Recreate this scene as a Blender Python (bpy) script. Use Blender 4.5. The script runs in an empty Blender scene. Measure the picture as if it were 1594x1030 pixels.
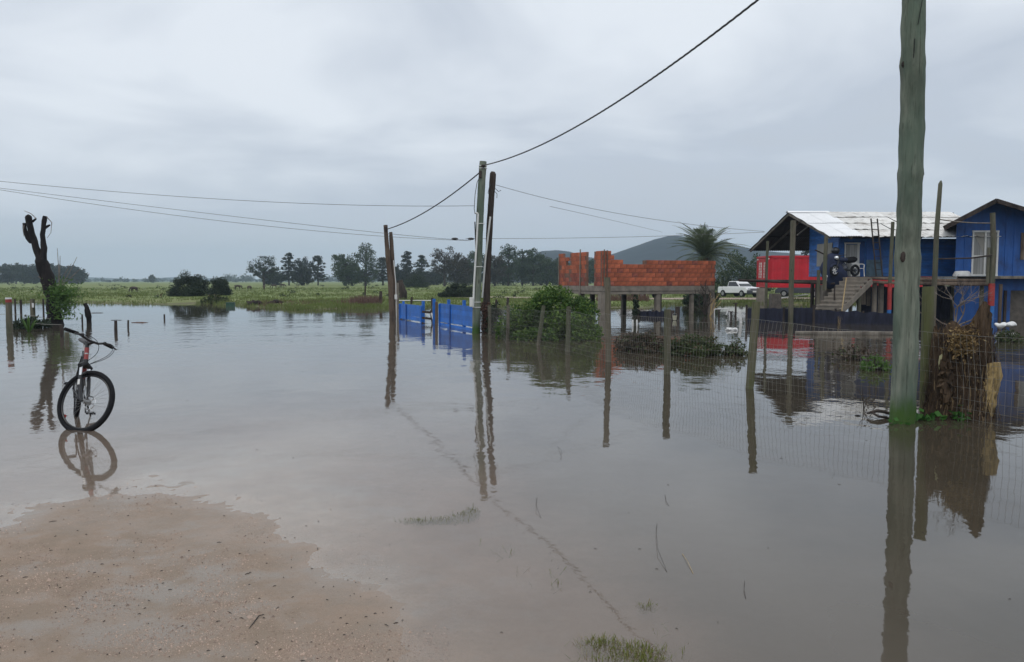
import bpy, bmesh, math, random
import numpy as np
from mathutils import Vector, Matrix, noise as mnoise

R = math.radians
SC = bpy.context.scene
COL = SC.collection
rnd = random.Random(7)
rng = np.random.default_rng(7)

# ------------------------------------------------------------------ camera
F = 1230.0; CX, CY = 797.0, 515.0; CAMH = 1.65
PITCH = math.atan(78 / F)
cam = bpy.data.objects.new('camera', bpy.data.cameras.new('camera'))
COL.objects.link(cam)
cam.location = (0, 0, CAMH)
cam.rotation_euler = (R(90) - PITCH, 0, 0)
cam.data.sensor_width = 36.0
cam.data.lens = 36.0 * F / 1594.0
cam.data.clip_start = 0.05
cam.data.clip_end = 20000
SC.camera = cam

# ------------------------------------------------------------------ sky and sun
SUN_EL, SUN_AZ = R(52), R(200)
world = bpy.data.worlds.new('World'); SC.world = world; world.use_nodes = True
nt = world.node_tree; nt.nodes.clear()
def N(t, typ, **kw):
    n = t.nodes.new(typ)
    for k, v in kw.items(): setattr(n, k, v)
    return n
SKYSEED = 7.05
out = N(nt, 'ShaderNodeOutputWorld')
sky = N(nt, 'ShaderNodeTexSky', sky_type='NISHITA', sun_disc=False)
sky.sun_elevation = SUN_EL; sky.sun_rotation = SUN_AZ
bg1 = N(nt, 'ShaderNodeBackground'); bg1.inputs[1].default_value = 0.10
nt.links.new(sky.outputs[0], bg1.inputs[0])
tc = N(nt, 'ShaderNodeTexCoord')
sep = N(nt, 'ShaderNodeSeparateXYZ'); nt.links.new(tc.outputs['Generated'], sep.inputs[0])
def M(t, op, a, b=None, c=None, clamp=False):
    n = N(t, 'ShaderNodeMath', operation=op); n.use_clamp = clamp
    for i, v in enumerate((a, b, c)):
        if v is None: continue
        if isinstance(v, (int, float)): n.inputs[i].default_value = v
        else: t.links.new(v, n.inputs[i])
    return n.outputs[0]
zc = M(nt, 'MAXIMUM', sep.outputs[2], 0.0)
den = M(nt, 'ADD', zc, 0.17)
u = M(nt, 'DIVIDE', sep.outputs[0], den); v = M(nt, 'DIVIDE', sep.outputs[1], den)
cmb = N(nt, 'ShaderNodeCombineXYZ'); nt.links.new(u, cmb.inputs[0]); nt.links.new(v, cmb.inputs[1]); cmb.inputs[2].default_value = SKYSEED
n1 = N(nt, 'ShaderNodeTexNoise'); n1.inputs['Scale'].default_value = 1.25; n1.inputs['Detail'].default_value = 4.5
n1.inputs['Roughness'].default_value = 0.5; n1.inputs['Distortion'].default_value = 0.4
nt.links.new(cmb.outputs[0], n1.inputs['Vector'])
n2 = N(nt, 'ShaderNodeTexNoise'); n2.inputs['Scale'].default_value = 0.34; n2.inputs['Detail'].default_value = 3
nt.links.new(cmb.outputs[0], n2.inputs['Vector'])
nz = M(nt, 'ADD', M(nt, 'MULTIPLY', M(nt, 'SUBTRACT', n1.outputs['Fac'], 0.5), 1.1),
       M(nt, 'MULTIPLY', M(nt, 'SUBTRACT', n2.outputs['Fac'], 0.5), 1.5))
nz = M(nt, 'MULTIPLY', nz, M(nt, 'MULTIPLY_ADD', zc, 2.2, 0.30, clamp=True))   # the layer evens out toward the horizon
lum = M(nt, 'ADD', M(nt, 'MULTIPLY', M(nt, 'POWER', zc, 0.8), 1.0), nz)
ramp = N(nt, 'ShaderNodeValToRGB')
els = ramp.color_ramp.elements
els[0].position = 0.0; els[0].color = (0.545, 0.59, 0.665, 1)
els[1].position = 1.0; els[1].color = (0.90, 0.93, 0.97, 1)
e = els.new(0.14); e.color = (0.545, 0.60, 0.69, 1)
e = els.new(0.40); e.color = (0.80, 0.85, 0.915, 1)
nt.links.new(lum, ramp.inputs[0])
bg2 = N(nt, 'ShaderNodeBackground'); bg2.inputs[1].default_value = 1.05
nt.links.new(ramp.outputs[0], bg2.inputs[0])
mx = N(nt, 'ShaderNodeMixShader'); mx.inputs[0].default_value = 0.96
nt.links.new(bg1.outputs[0], mx.inputs[1]); nt.links.new(bg2.outputs[0], mx.inputs[2])
nt.links.new(mx.outputs[0], out.inputs[0])

sl = bpy.data.lights.new('sun', 'SUN'); sl.energy = 0.6; sl.angle = R(25); sl.color = (1.0, 0.96, 0.9)
sun = bpy.data.objects.new('sun', sl); COL.objects.link(sun)
sd = Vector((math.sin(SUN_AZ) * math.cos(SUN_EL), math.cos(SUN_AZ) * math.cos(SUN_EL), math.sin(SUN_EL)))
sun.rotation_euler = sd.to_track_quat('Z', 'Y').to_euler(); sun.location = (0, -20, 40)

vs = SC.view_settings
SC.display_settings.display_device = 'sRGB'
vs.view_transform = 'Standard'; vs.look = 'None'; vs.exposure = 0.0; vs.gamma = 1.0; vs.use_curve_mapping = False
SC.render.engine = 'CYCLES'
cy = SC.cycles
cy.use_denoising = True
try: cy.denoiser = 'OPENIMAGEDENOISE'
except Exception: pass
cy.max_bounces = 8; cy.transparent_max_bounces = 24; cy.volume_bounces = 1
cy.caustics_reflective = False; cy.caustics_refractive = False
cy.sample_clamp_indirect = 6.0

# ------------------------------------------------------------------ picture <-> place
cp, sp = math.cos(PITCH), math.sin(PITCH)
def ray(px, py):
    a = (px - CX) / F; b = (CY - py) / F
    return Vector((a, cp + b * sp, -sp + b * cp))
def at(px, py, Y):
    d = ray(px, py); t = Y / d.y
    return Vector((d.x * t, Y, CAMH + d.z * t))
def gr(px, py, z=0.0):
    d = ray(px, py); t = (z - CAMH) / d.z
    return Vector((d.x * t, d.y * t, z))
def xat(px, Y): return at(px, 437, Y).x
def zat(py, Y): return at(CX, py, Y).z

# ------------------------------------------------------------------ ground shape
_ps = [gr(*p) for p in ((0, 812), (90, 785), (190, 757), (270, 762), (400, 808), (500, 852), (570, 920), (640, 1029))]
PX = [-14, -7] + [p.x for p in _ps] + [0.1, 0.8, 2.0, 6.0]
PY = [1.5, 4.2] + [p.y for p in _ps] + [1.6, -1.0, -5.0, -14.0]
_fs = [gr(*p) for p in ((0, 469), (120, 471), (250, 474), (300, 470), (400, 478), (480, 483), (540, 479), (600, 480), (690, 478),
                        (790, 477), (900, 478), (950, 477), (1000, 479), (1060, 474), (1130, 474), (1200, 472), (1260, 476), (1330, 473), (1450, 472))]
FX = [-400, -120] + [p.x for p in _fs] + [60, 200, 500]
FY = [75, 66] + [p.y for p in _fs] + [60, 66, 75]
def vnoise(x, y, s, seed=0):
    return mnoise.noise(Vector((x * s + seed * 17.3, y * s - seed * 9.1, seed * 3.7)))
def smooth(a, b, t):
    t = np.clip((t - a) / (b - a), 0, 1); return t * t * (3 - 2 * t)
def height(x, y):
    """ground height at x, y; the flood stands at zero"""
    # the raised end of the dirt road
    d = (np.interp(x, PX, PY) - y) * 0.62
    road_w = math.exp(-((x - (-1.6 - 0.02 * y)) / 2.6) ** 2)
    near = 0.026 * d if d > 0 else -0.30 * (1 - math.exp(0.075 * d))
    if y < 30:
        side = float(smooth(0.2, 3.5, x - (0.5 - 0.03 * y)))
        near -= 0.22 * side * (1 - math.exp(-max(0, -d) / 1.6))
        a = float(np.clip(1 - abs(d) / 3.0, 0.12, 1))
        near += 0.011 * a * vnoise(x, y, 1.1, 1) + 0.007 * a * vnoise(x, y, 2.9, 2)
        if abs(d) < 3: near += 0.0032 * vnoise(x, y, 7.0, 3) + 0.0030 * vnoise(x, y, 17.0, 7)
    d2 = y - np.interp(x, FX, FY)
    if y > 20:
        d2 += 2.2 * vnoise(x, y, 0.22, 4) + 0.8 * vnoise(x, y, 0.8, 5)
    far = float(np.clip(0.035 * d2, -0.5, 0.17))
    if y > 60: far += 0.0011 * min(y - 60, 170)
    if 30 < y < 500: far += 0.03 * vnoise(x, y, 0.25, 6) * float(np.clip(d2 / 6, 0, 1))
    return max(near, far, -0.6)

# ------------------------------------------------------------------ materials
MATS = {}
def newmat(name):
    m = bpy.data.materials.new(name); m.use_nodes = True
    t = m.node_tree; t.nodes.clear()
    o = N(t, 'ShaderNodeOutputMaterial'); b = N(t, 'ShaderNodeBsdfPrincipled')
    t.links.new(b.outputs[0], o.inputs[0])
    MATS[name] = m
    return m, t, b
def setin(b, **kw):
    for k, v in kw.items(): b.inputs[k.replace('_', ' ')].default_value = v
def mixc(t, fac, a, b, mode='MIX'):
    n = N(t, 'ShaderNodeMix', data_type='RGBA', blend_type=mode)
    for sock, val in ((n.inputs[0], fac), (n.inputs[6], a), (n.inputs[7], b)):
        if hasattr(val, 'is_linked') or hasattr(val, 'links'): t.links.new(val, sock)
        elif isinstance(val, (int, float)): sock.default_value = val
        else: sock.default_value = (*val, 1)
    return n.outputs[2]
def noise_tex(t, vec, scale, detail=4, rough=0.55, dist=0.0):
    n = N(t, 'ShaderNodeTexNoise'); n.inputs['Scale'].default_value = scale
    n.inputs['Detail'].default_value = detail; n.inputs['Roughness'].default_value = rough
    n.inputs['Distortion'].default_value = dist
    if vec is not None: t.links.new(vec, n.inputs['Vector'])
    return n.outputs['Fac']
def mapping(t, scale=(1, 1, 1), rot=(0, 0, 0), src='Object'):
    c = N(t, 'ShaderNodeTexCoord'); m = N(t, 'ShaderNodeMapping')
    m.inputs['Scale'].default_value = scale; m.inputs['Rotation'].default_value = rot
    t.links.new(c.outputs[src], m.inputs[0]); return m.outputs[0]
def rampf(t, fac, lo, hi):
    return N_mr(t, fac, lo, hi)
def N_mr(t, fac, lo, hi):
    n = N(t, 'ShaderNodeMapRange'); n.inputs[1].default_value = lo; n.inputs[2].default_value = hi
    n.interpolation_type = 'SMOOTHSTEP'
    t.links.new(fac, n.inputs[0]); return n.outputs[0]
def bump(t, b, h, strength=0.3, dist=0.02):
    n = N(t, 'ShaderNodeBump'); n.inputs['Strength'].default_value = strength; n.inputs['Distance'].default_value = dist
    t.links.new(h, n.inputs['Height']); t.links.new(n.outputs[0], b.inputs['Normal'])

def plain(name, c, rough=0.6, metal=0.0, var=0.25, scale=6.0, stretch=(1, 1, 1), c2=None, bmp=0.0, dirt=None, dirt_amt=0.5, obj_rand=0.0, isl=0.0):
    m, t, b = newmat(name)
    vec = mapping(t, stretch)
    f = noise_tex(t, vec, scale, 5, 0.6)
    a = tuple(max(0, x * (1 - var)) for x in c); z = c2 if c2 else tuple(min(1, x * (1 + var)) for x in c)
    col = mixc(t, rampf(t, f, 0.3, 0.7), a, z)
    if dirt:
        g = noise_tex(t, mapping(t, (1, 1, 1)), scale * 0.37 + 0.6, 6, 0.65, 0.6)
        col = mixc(t, M(t, 'MULTIPLY', rampf(t, g, 0.48, 0.72), dirt_amt), col, dirt)
    if obj_rand or isl:
        if obj_rand: r = N(t, 'ShaderNodeObjectInfo').outputs['Random']
        else: r = N(t, 'ShaderNodeNewGeometry').outputs['Random Per Island']
        k = M(t, 'MULTIPLY_ADD', r, 2 * (obj_rand or isl), 1 - (obj_rand or isl))
        hs = N(t, 'ShaderNodeHueSaturation'); t.links.new(k, hs.inputs['Value']); t.links.new(col, hs.inputs['Color'])
        col = hs.outputs[0]
    t.links.new(col, b.inputs['Base Color'])
    setin(b, Roughness=rough, Metallic=metal)
    if bmp: bump(t, b, f, bmp, 0.01)
    return m
def wood(name, c, dark, light, rough=0.85, scale=1.0, green=None, moss=None, wet=True):
    m, t, b = newmat(name)
    v1 = mapping(t, (9 * scale, 9 * scale, 0.9 * scale)); f1 = noise_tex(t, v1, 2.2, 6, 0.6, 0.5)
    v2 = mapping(t, (2.0, 2.0, 0.7)); f2 = noise_tex(t, v2, 1.3, 5, 0.6)
    v3 = mapping(t, (40 * scale, 40 * scale, 1.6 * scale)); f3 = noise_tex(t, v3, 2.0, 3, 0.6)
    col = mixc(t, rampf(t, f1, 0.3, 0.7), c, light)
    col = mixc(t, rampf(t, f2, 0.42, 0.7), col, dark)
    if green: col = mixc(t, M(t, 'MULTIPLY', rampf(t, noise_tex(t, mapping(t, (3, 3, 0.8)), 0.9, 5), 0.35, 0.65), 0.8), col, green)
    col = mixc(t, M(t, 'MULTIPLY', rampf(t, f3, 0.56, 0.72), 0.65), col, tuple(x * 0.45 for x in dark))
    # knots
    vo = N(t, 'ShaderNodeTexVoronoi'); vo.inputs['Scale'].default_value = 3.2 * scale; vo.inputs['Randomness'].default_value = 1
    t.links.new(mapping(t, (1.5, 1.5, 0.55)), vo.inputs['Vector'])
    kn = M(t, 'SUBTRACT', 1.0, N_mr(t, vo.outputs['Distance'], 0.04, 0.16))
    col = mixc(t, M(t, 'MULTIPLY', kn, 0.6), col, tuple(x * 0.5 for x in dark))
    ge = N(t, 'ShaderNodeNewGeometry'); s = N(t, 'ShaderNodeSeparateXYZ'); t.links.new(ge.outputs['Position'], s.inputs[0])
    if moss:   # algae grows where the flood keeps the timber damp
        zz = M(t, 'ADD', s.outputs[2], M(t, 'MULTIPLY', noise_tex(t, mapping(t, (6, 6, 3)), 2.0, 5), -0.35))
        mk = M(t, 'SUBTRACT', 1.0, N_mr(t, zz, -0.1, 0.22))
        col = mixc(t, M(t, 'MULTIPLY', mk, 0.9), col, moss)
    t.links.new(col, b.inputs['Base Color'])
    if wet:    # soaked just above the water line: smoother
        rr = N_mr(t, s.outputs[2], 0.0, 0.16)
        t.links.new(M(t, 'MULTIPLY_ADD', rr, rough - 0.5, 0.5), b.inputs['Roughness'])
    else: setin(b, Roughness=rough)
    b.inputs['Specular IOR Level'].default_value = 0.25
    bump(t, b, M(t, 'ADD', f3, M(t, 'MULTIPLY', f1, 1.5)), 0.6, 0.012)
    return m
def leaf(name, c1, c2, c3=None, trans=0.25, rough=0.55, patch=0.8):
    m = bpy.data.materials.new(name); m.use_nodes = True; t = m.node_tree; t.nodes.clear(); MATS[name] = m
    o = N(t, 'ShaderNodeOutputMaterial')
    r = N(t, 'ShaderNodeNewGeometry').outputs['Random Per Island']
    f = noise_tex(t, mapping(t), patch, 3)
    k = M(t, 'ADD', M(t, 'MULTIPLY', r, 0.5), M(t, 'MULTIPLY', rampf(t, f, 0.35, 0.65), 0.5))
    col = mixc(t, k, c1, c2)
    if c3: col = mixc(t, rampf(t, r, 0.82, 0.9), col, c3)
    d = N(t, 'ShaderNodeBsdfPrincipled'); t.links.new(col, d.inputs['Base Color']); setin(d, Roughness=rough)
    d.inputs['Specular IOR Level'].default_value = 0.3
    tr = N(t, 'ShaderNodeBsdfTranslucent'); t.links.new(col, tr.inputs[0])
    mx = N(t, 'ShaderNodeMixShader'); mx.inputs[0].default_value = trans
    t.links.new(d.outputs[0], mx.inputs[1]); t.links.new(tr.outputs[0], mx.inputs[2]); t.links.new(mx.outputs[0], o.inputs[0])
    return m

POLE = wood('pole_green_wood', (0.145, 0.165, 0.13), (0.058, 0.068, 0.052), (0.26, 0.28, 0.225), green=(0.105, 0.15, 0.115), moss=(0.045, 0.10, 0.012), scale=0.8)
POST = wood('post_weathered_wood', (0.13, 0.115, 0.085), (0.06, 0.055, 0.04), (0.18, 0.16, 0.12), green=(0.10, 0.11, 0.07))
MOSSPOST = wood('post_mossy_wood', (0.14, 0.13, 0.095), (0.08, 0.075, 0.05), (0.18, 0.165, 0.125), green=(0.12, 0.135, 0.05))
DARKWOOD = wood('dark_wood', (0.045, 0.035, 0.03), (0.02, 0.016, 0.014), (0.075, 0.058, 0.05))
BROWNPOLE = wood('brown_pole_wood', (0.12, 0.085, 0.062), (0.06, 0.043, 0.033), (0.16, 0.12, 0.09))
BARK = wood('dark_bark', (0.013, 0.010, 0.010), (0.005, 0.004, 0.004), (0.026, 0.021, 0.019), scale=0.7)
GREYWOOD = wood('grey_board', (0.20, 0.175, 0.145), (0.11, 0.095, 0.08), (0.28, 0.25, 0.21), wet=False)
LOG = wood('log_wood', (0.16, 0.115, 0.085), (0.07, 0.05, 0.04), (0.23, 0.175, 0.13), wet=False)
TWIG = plain('bare_twig', (0.20, 0.17, 0.15), 0.85, var=0.35)
DARKTWIG = plain('dark_twig', (0.035, 0.026, 0.02), 0.7, var=0.4)
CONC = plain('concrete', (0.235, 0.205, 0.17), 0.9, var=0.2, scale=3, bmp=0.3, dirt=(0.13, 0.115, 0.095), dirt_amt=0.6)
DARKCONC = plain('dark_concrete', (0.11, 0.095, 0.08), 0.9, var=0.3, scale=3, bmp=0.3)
BRICK = plain('hollow_brick', (0.42, 0.112, 0.052), 0.85, var=0.22, scale=7, bmp=0.25, dirt=(0.27, 0.075, 0.045), dirt_amt=0.65, obj_rand=0.28)
BRICKOLD = plain('stained_brick', (0.30, 0.085, 0.055), 0.9, var=0.35, scale=7, bmp=0.25, dirt=(0.11, 0.06, 0.05), dirt_amt=0.8, obj_rand=0.3)
MORTAR = plain('mortar', (0.19, 0.105, 0.075), 0.95, var=0.25, scale=5)
SIDING = plain('blue_siding_paint', (0.020, 0.14, 0.45), 0.5, var=0.22, scale=2.2, stretch=(1, 1, 3), dirt=(0.012, 0.055, 0.16), dirt_amt=0.6, isl=0.18)
NAVY = plain('navy_panel_paint', (0.015, 0.092, 0.34), 0.6, var=0.2, scale=1.5, stretch=(2, 2, 0.6), dirt=(0.012, 0.036, 0.13), dirt_amt=0.7, obj_rand=0.08)
GATEBLUE = plain('bright_blue_paint', (0.010, 0.145, 0.56), 0.5, var=0.15, scale=3, dirt=(0.02, 0.085, 0.30), dirt_amt=0.45, obj_rand=0.12)
RED = plain('red_container_paint', (0.55, 0.010, 0.022), 0.45, var=0.12, scale=1.2, dirt=(0.30, 0.02, 0.02), dirt_amt=0.4)
REDPOST = plain('red_post_paint', (0.36, 0.035, 0.03), 0.6, var=0.25, scale=5)
BLUEPOST = plain('blue_post_paint', (0.02, 0.14, 0.42), 0.6, var=0.2, scale=5)
WHITE = plain('white_paint', (0.72, 0.72, 0.70), 0.45, var=0.06, scale=4, dirt=(0.42, 0.40, 0.36), dirt_amt=0.35)
PVC = plain('white_pvc', (0.74, 0.74, 0.72), 0.4, var=0.05)
NEWROOF = plain('new_metal_roof', (0.88, 0.89, 0.90), 0.5, metal=0.0, var=0.04, scale=2, dirt=(0.66, 0.68, 0.69), dirt_amt=0.4)
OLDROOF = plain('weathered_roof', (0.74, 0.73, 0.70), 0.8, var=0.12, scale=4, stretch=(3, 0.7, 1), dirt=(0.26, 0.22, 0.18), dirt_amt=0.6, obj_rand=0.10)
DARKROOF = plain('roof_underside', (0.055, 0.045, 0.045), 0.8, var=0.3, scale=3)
BLACK = plain('black_rubber', (0.010, 0.010, 0.012), 0.8, var=0.3, scale=20)
BLACK.node_tree.nodes['Principled BSDF'].inputs['Specular IOR Level'].default_value = 0.2
GLOSSBLACK = plain('black_gloss', (0.012, 0.012, 0.014), 0.3, var=0.2)
CHROME = plain('bright_metal', (0.70, 0.71, 0.72), 0.2, metal=1.0, var=0.05)
STEEL = plain('dull_steel', (0.36, 0.36, 0.36), 0.45, metal=0.9, var=0.15)
WIRE = plain('galvanised_wire', (0.24, 0.235, 0.215), 0.6, metal=0.2, var=0.2)
CABLE = plain('black_cable', (0.035, 0.034, 0.036), 0.6, var=0.2)
GREYCABLE = plain('grey_cable', (0.10, 0.10, 0.105), 0.6, var=0.2)
BIKERED = plain('red_bike_paint', (0.26, 0.028, 0.026), 0.35, var=0.1)
REFLECT = plain('red_reflector', (0.28, 0.03, 0.025), 0.4, var=0.1)
GLASSDARK, _t, _b = newmat('window_glass'); setin(_b, Roughness=0.06, IOR=1.5); _b.inputs['Base Color'].default_value = (0.02, 0.025, 0.03, 1)
GLASSGREY, _t, _b = newmat('curtained_glass'); setin(_b, Roughness=0.12, IOR=1.5)
_t.links.new(mixc(_t, rampf(_t, noise_tex(_t, mapping(_t, (12, 12, 0.4)), 1.4, 2), 0.35, 0.65), (0.20, 0.20, 0.19), (0.33, 0.33, 0.32)), _b.inputs['Base Color'])
BOARD = plain('pale_board', (0.34, 0.325, 0.29), 0.8, var=0.12, scale=2)
CARWHITE = plain('white_car_paint', (0.78, 0.79, 0.80), 0.25, var=0.04)
CARDARK = plain('dark_car_paint', (0.05, 0.055, 0.07), 0.3, var=0.1)
FABRIC = plain('dark_shade_cloth', (0.014, 0.016, 0.034), 0.9, var=0.4, scale=4, stretch=(3, 3, 0.6), bmp=0.3)
PLASTICWHITE = plain('white_plastic', (0.74, 0.74, 0.73), 0.4, var=0.08)
PALEWOOD = plain('rotten_pale_wood', (0.33, 0.235, 0.10), 0.95, var=0.45, scale=9, stretch=(3, 3, 0.8), bmp=0.9, dirt=(0.11, 0.07, 0.035), dirt_amt=0.8)
ROTTEN = wood('rotten_stump_bark', (0.060, 0.040, 0.026), (0.014, 0.010, 0.007), (0.14, 0.092, 0.055), scale=1.6, wet=False)
PALEBROWN = plain('broom_handle', (0.42, 0.30, 0.14), 0.6, var=0.15)
HORSEHIDE = plain('dark_horse_hide', (0.04, 0.027, 0.02), 0.7, var=0.3, scale=2)
BROWNHIDE = plain('brown_horse_hide', (0.075, 0.05, 0.034), 0.7, var=0.3, scale=2)
PEBBLE = plain('pebbles', (0.34, 0.25, 0.20), 0.7, var=0.2, scale=3, isl=0.45)
RUST = plain('rusty_vine', (0.10, 0.055, 0.04), 0.9, var=0.4, scale=8)
NAVYCLOTH = plain('navy_tarp', (0.012, 0.02, 0.055), 0.8, var=0.3, scale=5)

L_PINE = leaf('pine_needles', (0.018, 0.03, 0.020), (0.045, 0.062, 0.034), trans=0.15)
L_DARKPINE = leaf('dark_pine_needles', (0.013, 0.021, 0.018), (0.030, 0.040, 0.028), trans=0.1)
L_BROAD = leaf('broad_leaves', (0.022, 0.042, 0.020), (0.058, 0.088, 0.036), trans=0.2)
L_BROWN = leaf('brownish_leaves', (0.030, 0.027, 0.020), (0.060, 0.050, 0.034), trans=0.15)
L_EUC = leaf('eucalyptus_leaves', (0.020, 0.032, 0.024), (0.045, 0.060, 0.042), trans=0.15)
L_BUSH = leaf('bush_leaves', (0.032, 0.080, 0.016), (0.105, 0.19, 0.030), (0.17, 0.25, 0.05), trans=0.3, patch=1.1)
L_DARKBUSH = leaf('dark_bush_leaves', (0.014, 0.026, 0.014), (0.036, 0.056, 0.024), trans=0.15)
L_SPROUT = leaf('fresh_sprouts', (0.06, 0.13, 0.025), (0.11, 0.20, 0.045), trans=0.35)
L_WEED = leaf('weeds', (0.035, 0.055, 0.018), (0.075, 0.10, 0.032), (0.10, 0.075, 0.04), trans=0.25)
L_BROWNWEED = leaf('brown_weeds', (0.055, 0.040, 0.028), (0.10, 0.075, 0.05), (0.05, 0.08, 0.02), trans=0.2)
L_REED = leaf('dead_reeds', (0.10, 0.055, 0.045), (0.17, 0.10, 0.075), trans=0.2)
L_GRASS = leaf('grass_blades', (0.11, 0.152, 0.035), (0.15, 0.19, 0.05), (0.17, 0.18, 0.065), trans=0.3, patch=0.12)
L_WETGRASS = leaf('wet_grass', (0.10, 0.13, 0.025), (0.19, 0.21, 0.045), (0.24, 0.20, 0.08), trans=0.3)
L_PALM = leaf('palm_fronds', (0.06, 0.09, 0.045), (0.16, 0.19, 0.105), trans=0.2)

# ------------------------------------------------------------------ mesh helpers
def root_loc(o):
    v = Vector((0, 0, 0))
    while o is not None: v += o.location; o = o.parent
    return v
class MB:
    def __init__(s): s.v = []; s.f = []
    def add(s, vs, fs):
        k = len(s.v); s.v += [tuple(p) for p in vs]; s.f += [tuple(i + k for i in f) for f in fs]; return s
    def box(s, c, size, rz=0.0, rot=None):
        hx, hy, hz = size[0] / 2, size[1] / 2, size[2] / 2
        m = (rot.to_matrix() if rot is not None else Matrix.Rotation(rz, 3, 'Z')); c = Vector(c)
        vs = [c + m @ Vector((x, y, z)) for x in (-hx, hx) for y in (-hy, hy) for z in (-hz, hz)]
        return s.add(vs, [(0, 1, 3, 2), (4, 6, 7, 5), (0, 4, 5, 1), (2, 3, 7, 6), (0, 2, 6, 4), (1, 5, 7, 3)])
    def beam(s, a, b, w, h=None, up=Vector((0, 0, 1))):
        a, b = Vector(a), Vector(b); h = w if h is None else h
        d = (b - a).normalized()
        if abs(d.dot(up)) > 0.98: up = Vector((0, 1, 0))
        x = d.cross(up).normalized(); y = x.cross(d).normalized()
        vs = []
        for p in (a, b):
            for i, j in ((-1, -1), (1, -1), (1, 1), (-1, 1)): vs.append(p + x * (i * w / 2) + y * (j * h / 2))
        return s.add(vs, [(0, 3, 2, 1), (4, 5, 6, 7), (0, 1, 5, 4), (1, 2, 6, 5), (2, 3, 7, 6), (3, 0, 4, 7)])
    def tube(s, pts, rad, n=8, cap=True, wob=0.0, seed=0):
        pts = [Vector(p) for p in pts]
        rads = rad if isinstance(rad, (list, tuple)) else [rad] * len(pts)
        k = len(s.v); prev = None
        for i, p in enumerate(pts):
            if i == 0: d = pts[1] - pts[0]
            elif i == len(pts) - 1: d = pts[-1] - pts[-2]
            else: d = pts[i + 1] - pts[i - 1]
            d.normalize()
            if prev is None:
                u = Vector((0, 0, 1)) if abs(d.z) < 0.9 else Vector((1, 0, 0))
                x = d.cross(u).normalized()
            else: x = (prev - d * prev.dot(d)).normalized()
            prev = x; y = d.cross(x)
            for j in range(n):
                a = 2 * math.pi * j / n
                r = rads[i]
                if wob: r *= 1 + wob * mnoise.noise(Vector((math.cos(a) * 1.3 + seed * 5.1, math.sin(a) * 1.3, p.z * 2.0 + i * 0.15)))
                s.v.append(tuple(p + x * (math.cos(a) * r) + y * (math.sin(a) * r)))
        for i in range(len(pts) - 1):
            for j in range(n):
                a = k + i * n + j; b = k + i * n + (j + 1) % n
                s.f.append((a, b, b + n, a + n))
        if cap:
            s.f.append(tuple(k + j for j in reversed(range(n))))
            s.f.append(tuple(k + (len(pts) - 1) * n + j for j in range(n)))
        return s
    def torus(s, c, ax, R_, r, n=40, m=8):
        c, ax = Vector(c), Vector(ax).normalized()
        u = ax.orthogonal().normalized(); w = ax.cross(u); k = len(s.v)
        for i in range(n):
            a = 2 * math.pi * i / n; d = u * math.cos(a) + w * math.sin(a)
            for j in range(m):
                b = 2 * math.pi * j / m
                s.v.append(tuple(c + d * (R_ + r * math.cos(b)) + ax * (r * math.sin(b))))
        for i in range(n):
            for j in range(m):
                s.f.append((k + i * m + j, k + ((i + 1) % n) * m + j, k + ((i + 1) % n) * m + (j + 1) % m, k + i * m + (j + 1) % m))
        return s
    def disc(s, c, ax, r, th, n=20):
        c, ax = Vector(c), Vector(ax).normalized()
        return s.tube([c - ax * th / 2, c + ax * th / 2], r, n)
    def ball(s, c, r, n=10, m=7, sc=(1, 1, 1)):
        c = Vector(c); k = len(s.v)
        for i in range(m + 1):
            th = math.pi * i / m
            for j in range(n):
                a = 2 * math.pi * j / n
                s.v.append(tuple(c + Vector((r * sc[0] * math.sin(th) * math.cos(a), r * sc[1] * math.sin(th) * math.sin(a), r * sc[2] * math.cos(th)))))
        for i in range(m):
            for j in range(n):
                a = k + i * n + j; b = k + i * n + (j + 1) % n
                s.f.append((a, a + n, b + n, b))
        return s
    def xf(s, fn): s.v = [tuple(fn(Vector(p))) for p in s.v]; return s

def smooth_by_angle(me, ang=R(40)):
    bm = bmesh.new(); bm.from_mesh(me)
    for f in bm.faces: f.smooth = True
    for e in bm.edges:
        if len(e.link_faces) == 2 and e.calc_face_angle(0) > ang: e.smooth = False
    bm.to_mesh(me); bm.free()
def tag(o, label=None, cat=None, group=None, kind=None):
    for k, v in (('label', label), ('category', cat), ('group', group), ('kind', kind)):
        if v: o[k] = v
    return o
def obj(name, mb, mat, parent=None, smooth=True, bevel=0.0, label=None, kind=None):
    me = bpy.data.meshes.new(name)
    if parent is not None: o0 = root_loc(parent)
    else:
        xs = [p[0] for p in mb.v]; ys = [p[1] for p in mb.v]; zs = [p[2] for p in mb.v]
        o0 = Vector(((min(xs) + max(xs)) / 2, (min(ys) + max(ys)) / 2, min(zs)))
    me.from_pydata([(p[0] - o0[0], p[1] - o0[1], p[2] - o0[2]) for p in mb.v], [], mb.f)
    me.validate()
    me.materials.append(mat)
    o = bpy.data.objects.new(name, me); COL.objects.link(o)
    if bevel:
        bm = bmesh.new(); bm.from_mesh(me)
        bmesh.ops.bevel(bm, geom=bm.edges[:], offset=bevel, segments=2, affect='EDGES', clamp_overlap=True)
        bm.to_mesh(me); bm.free()
    if smooth: smooth_by_angle(me)
    if parent is not None: o.parent = parent
    else: o.location = o0
    if label: o['label'] = label
    if kind: o['kind'] = kind
    return o
def thing(name, loc, label, cat, group=None, rz=0.0):
    o = bpy.data.objects.new(name, None); o.empty_display_size = 0.2
    COL.objects.link(o); o.location = loc; o.rotation_euler = (0, 0, rz)
    return tag(o, label, cat, group)
def copy_tree(o, parent=None):
    c = o.copy(); COL.objects.link(c)
    if parent is not None: c.parent = parent
    for ch in list(o.children): copy_tree(ch, c)
    return c
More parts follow.
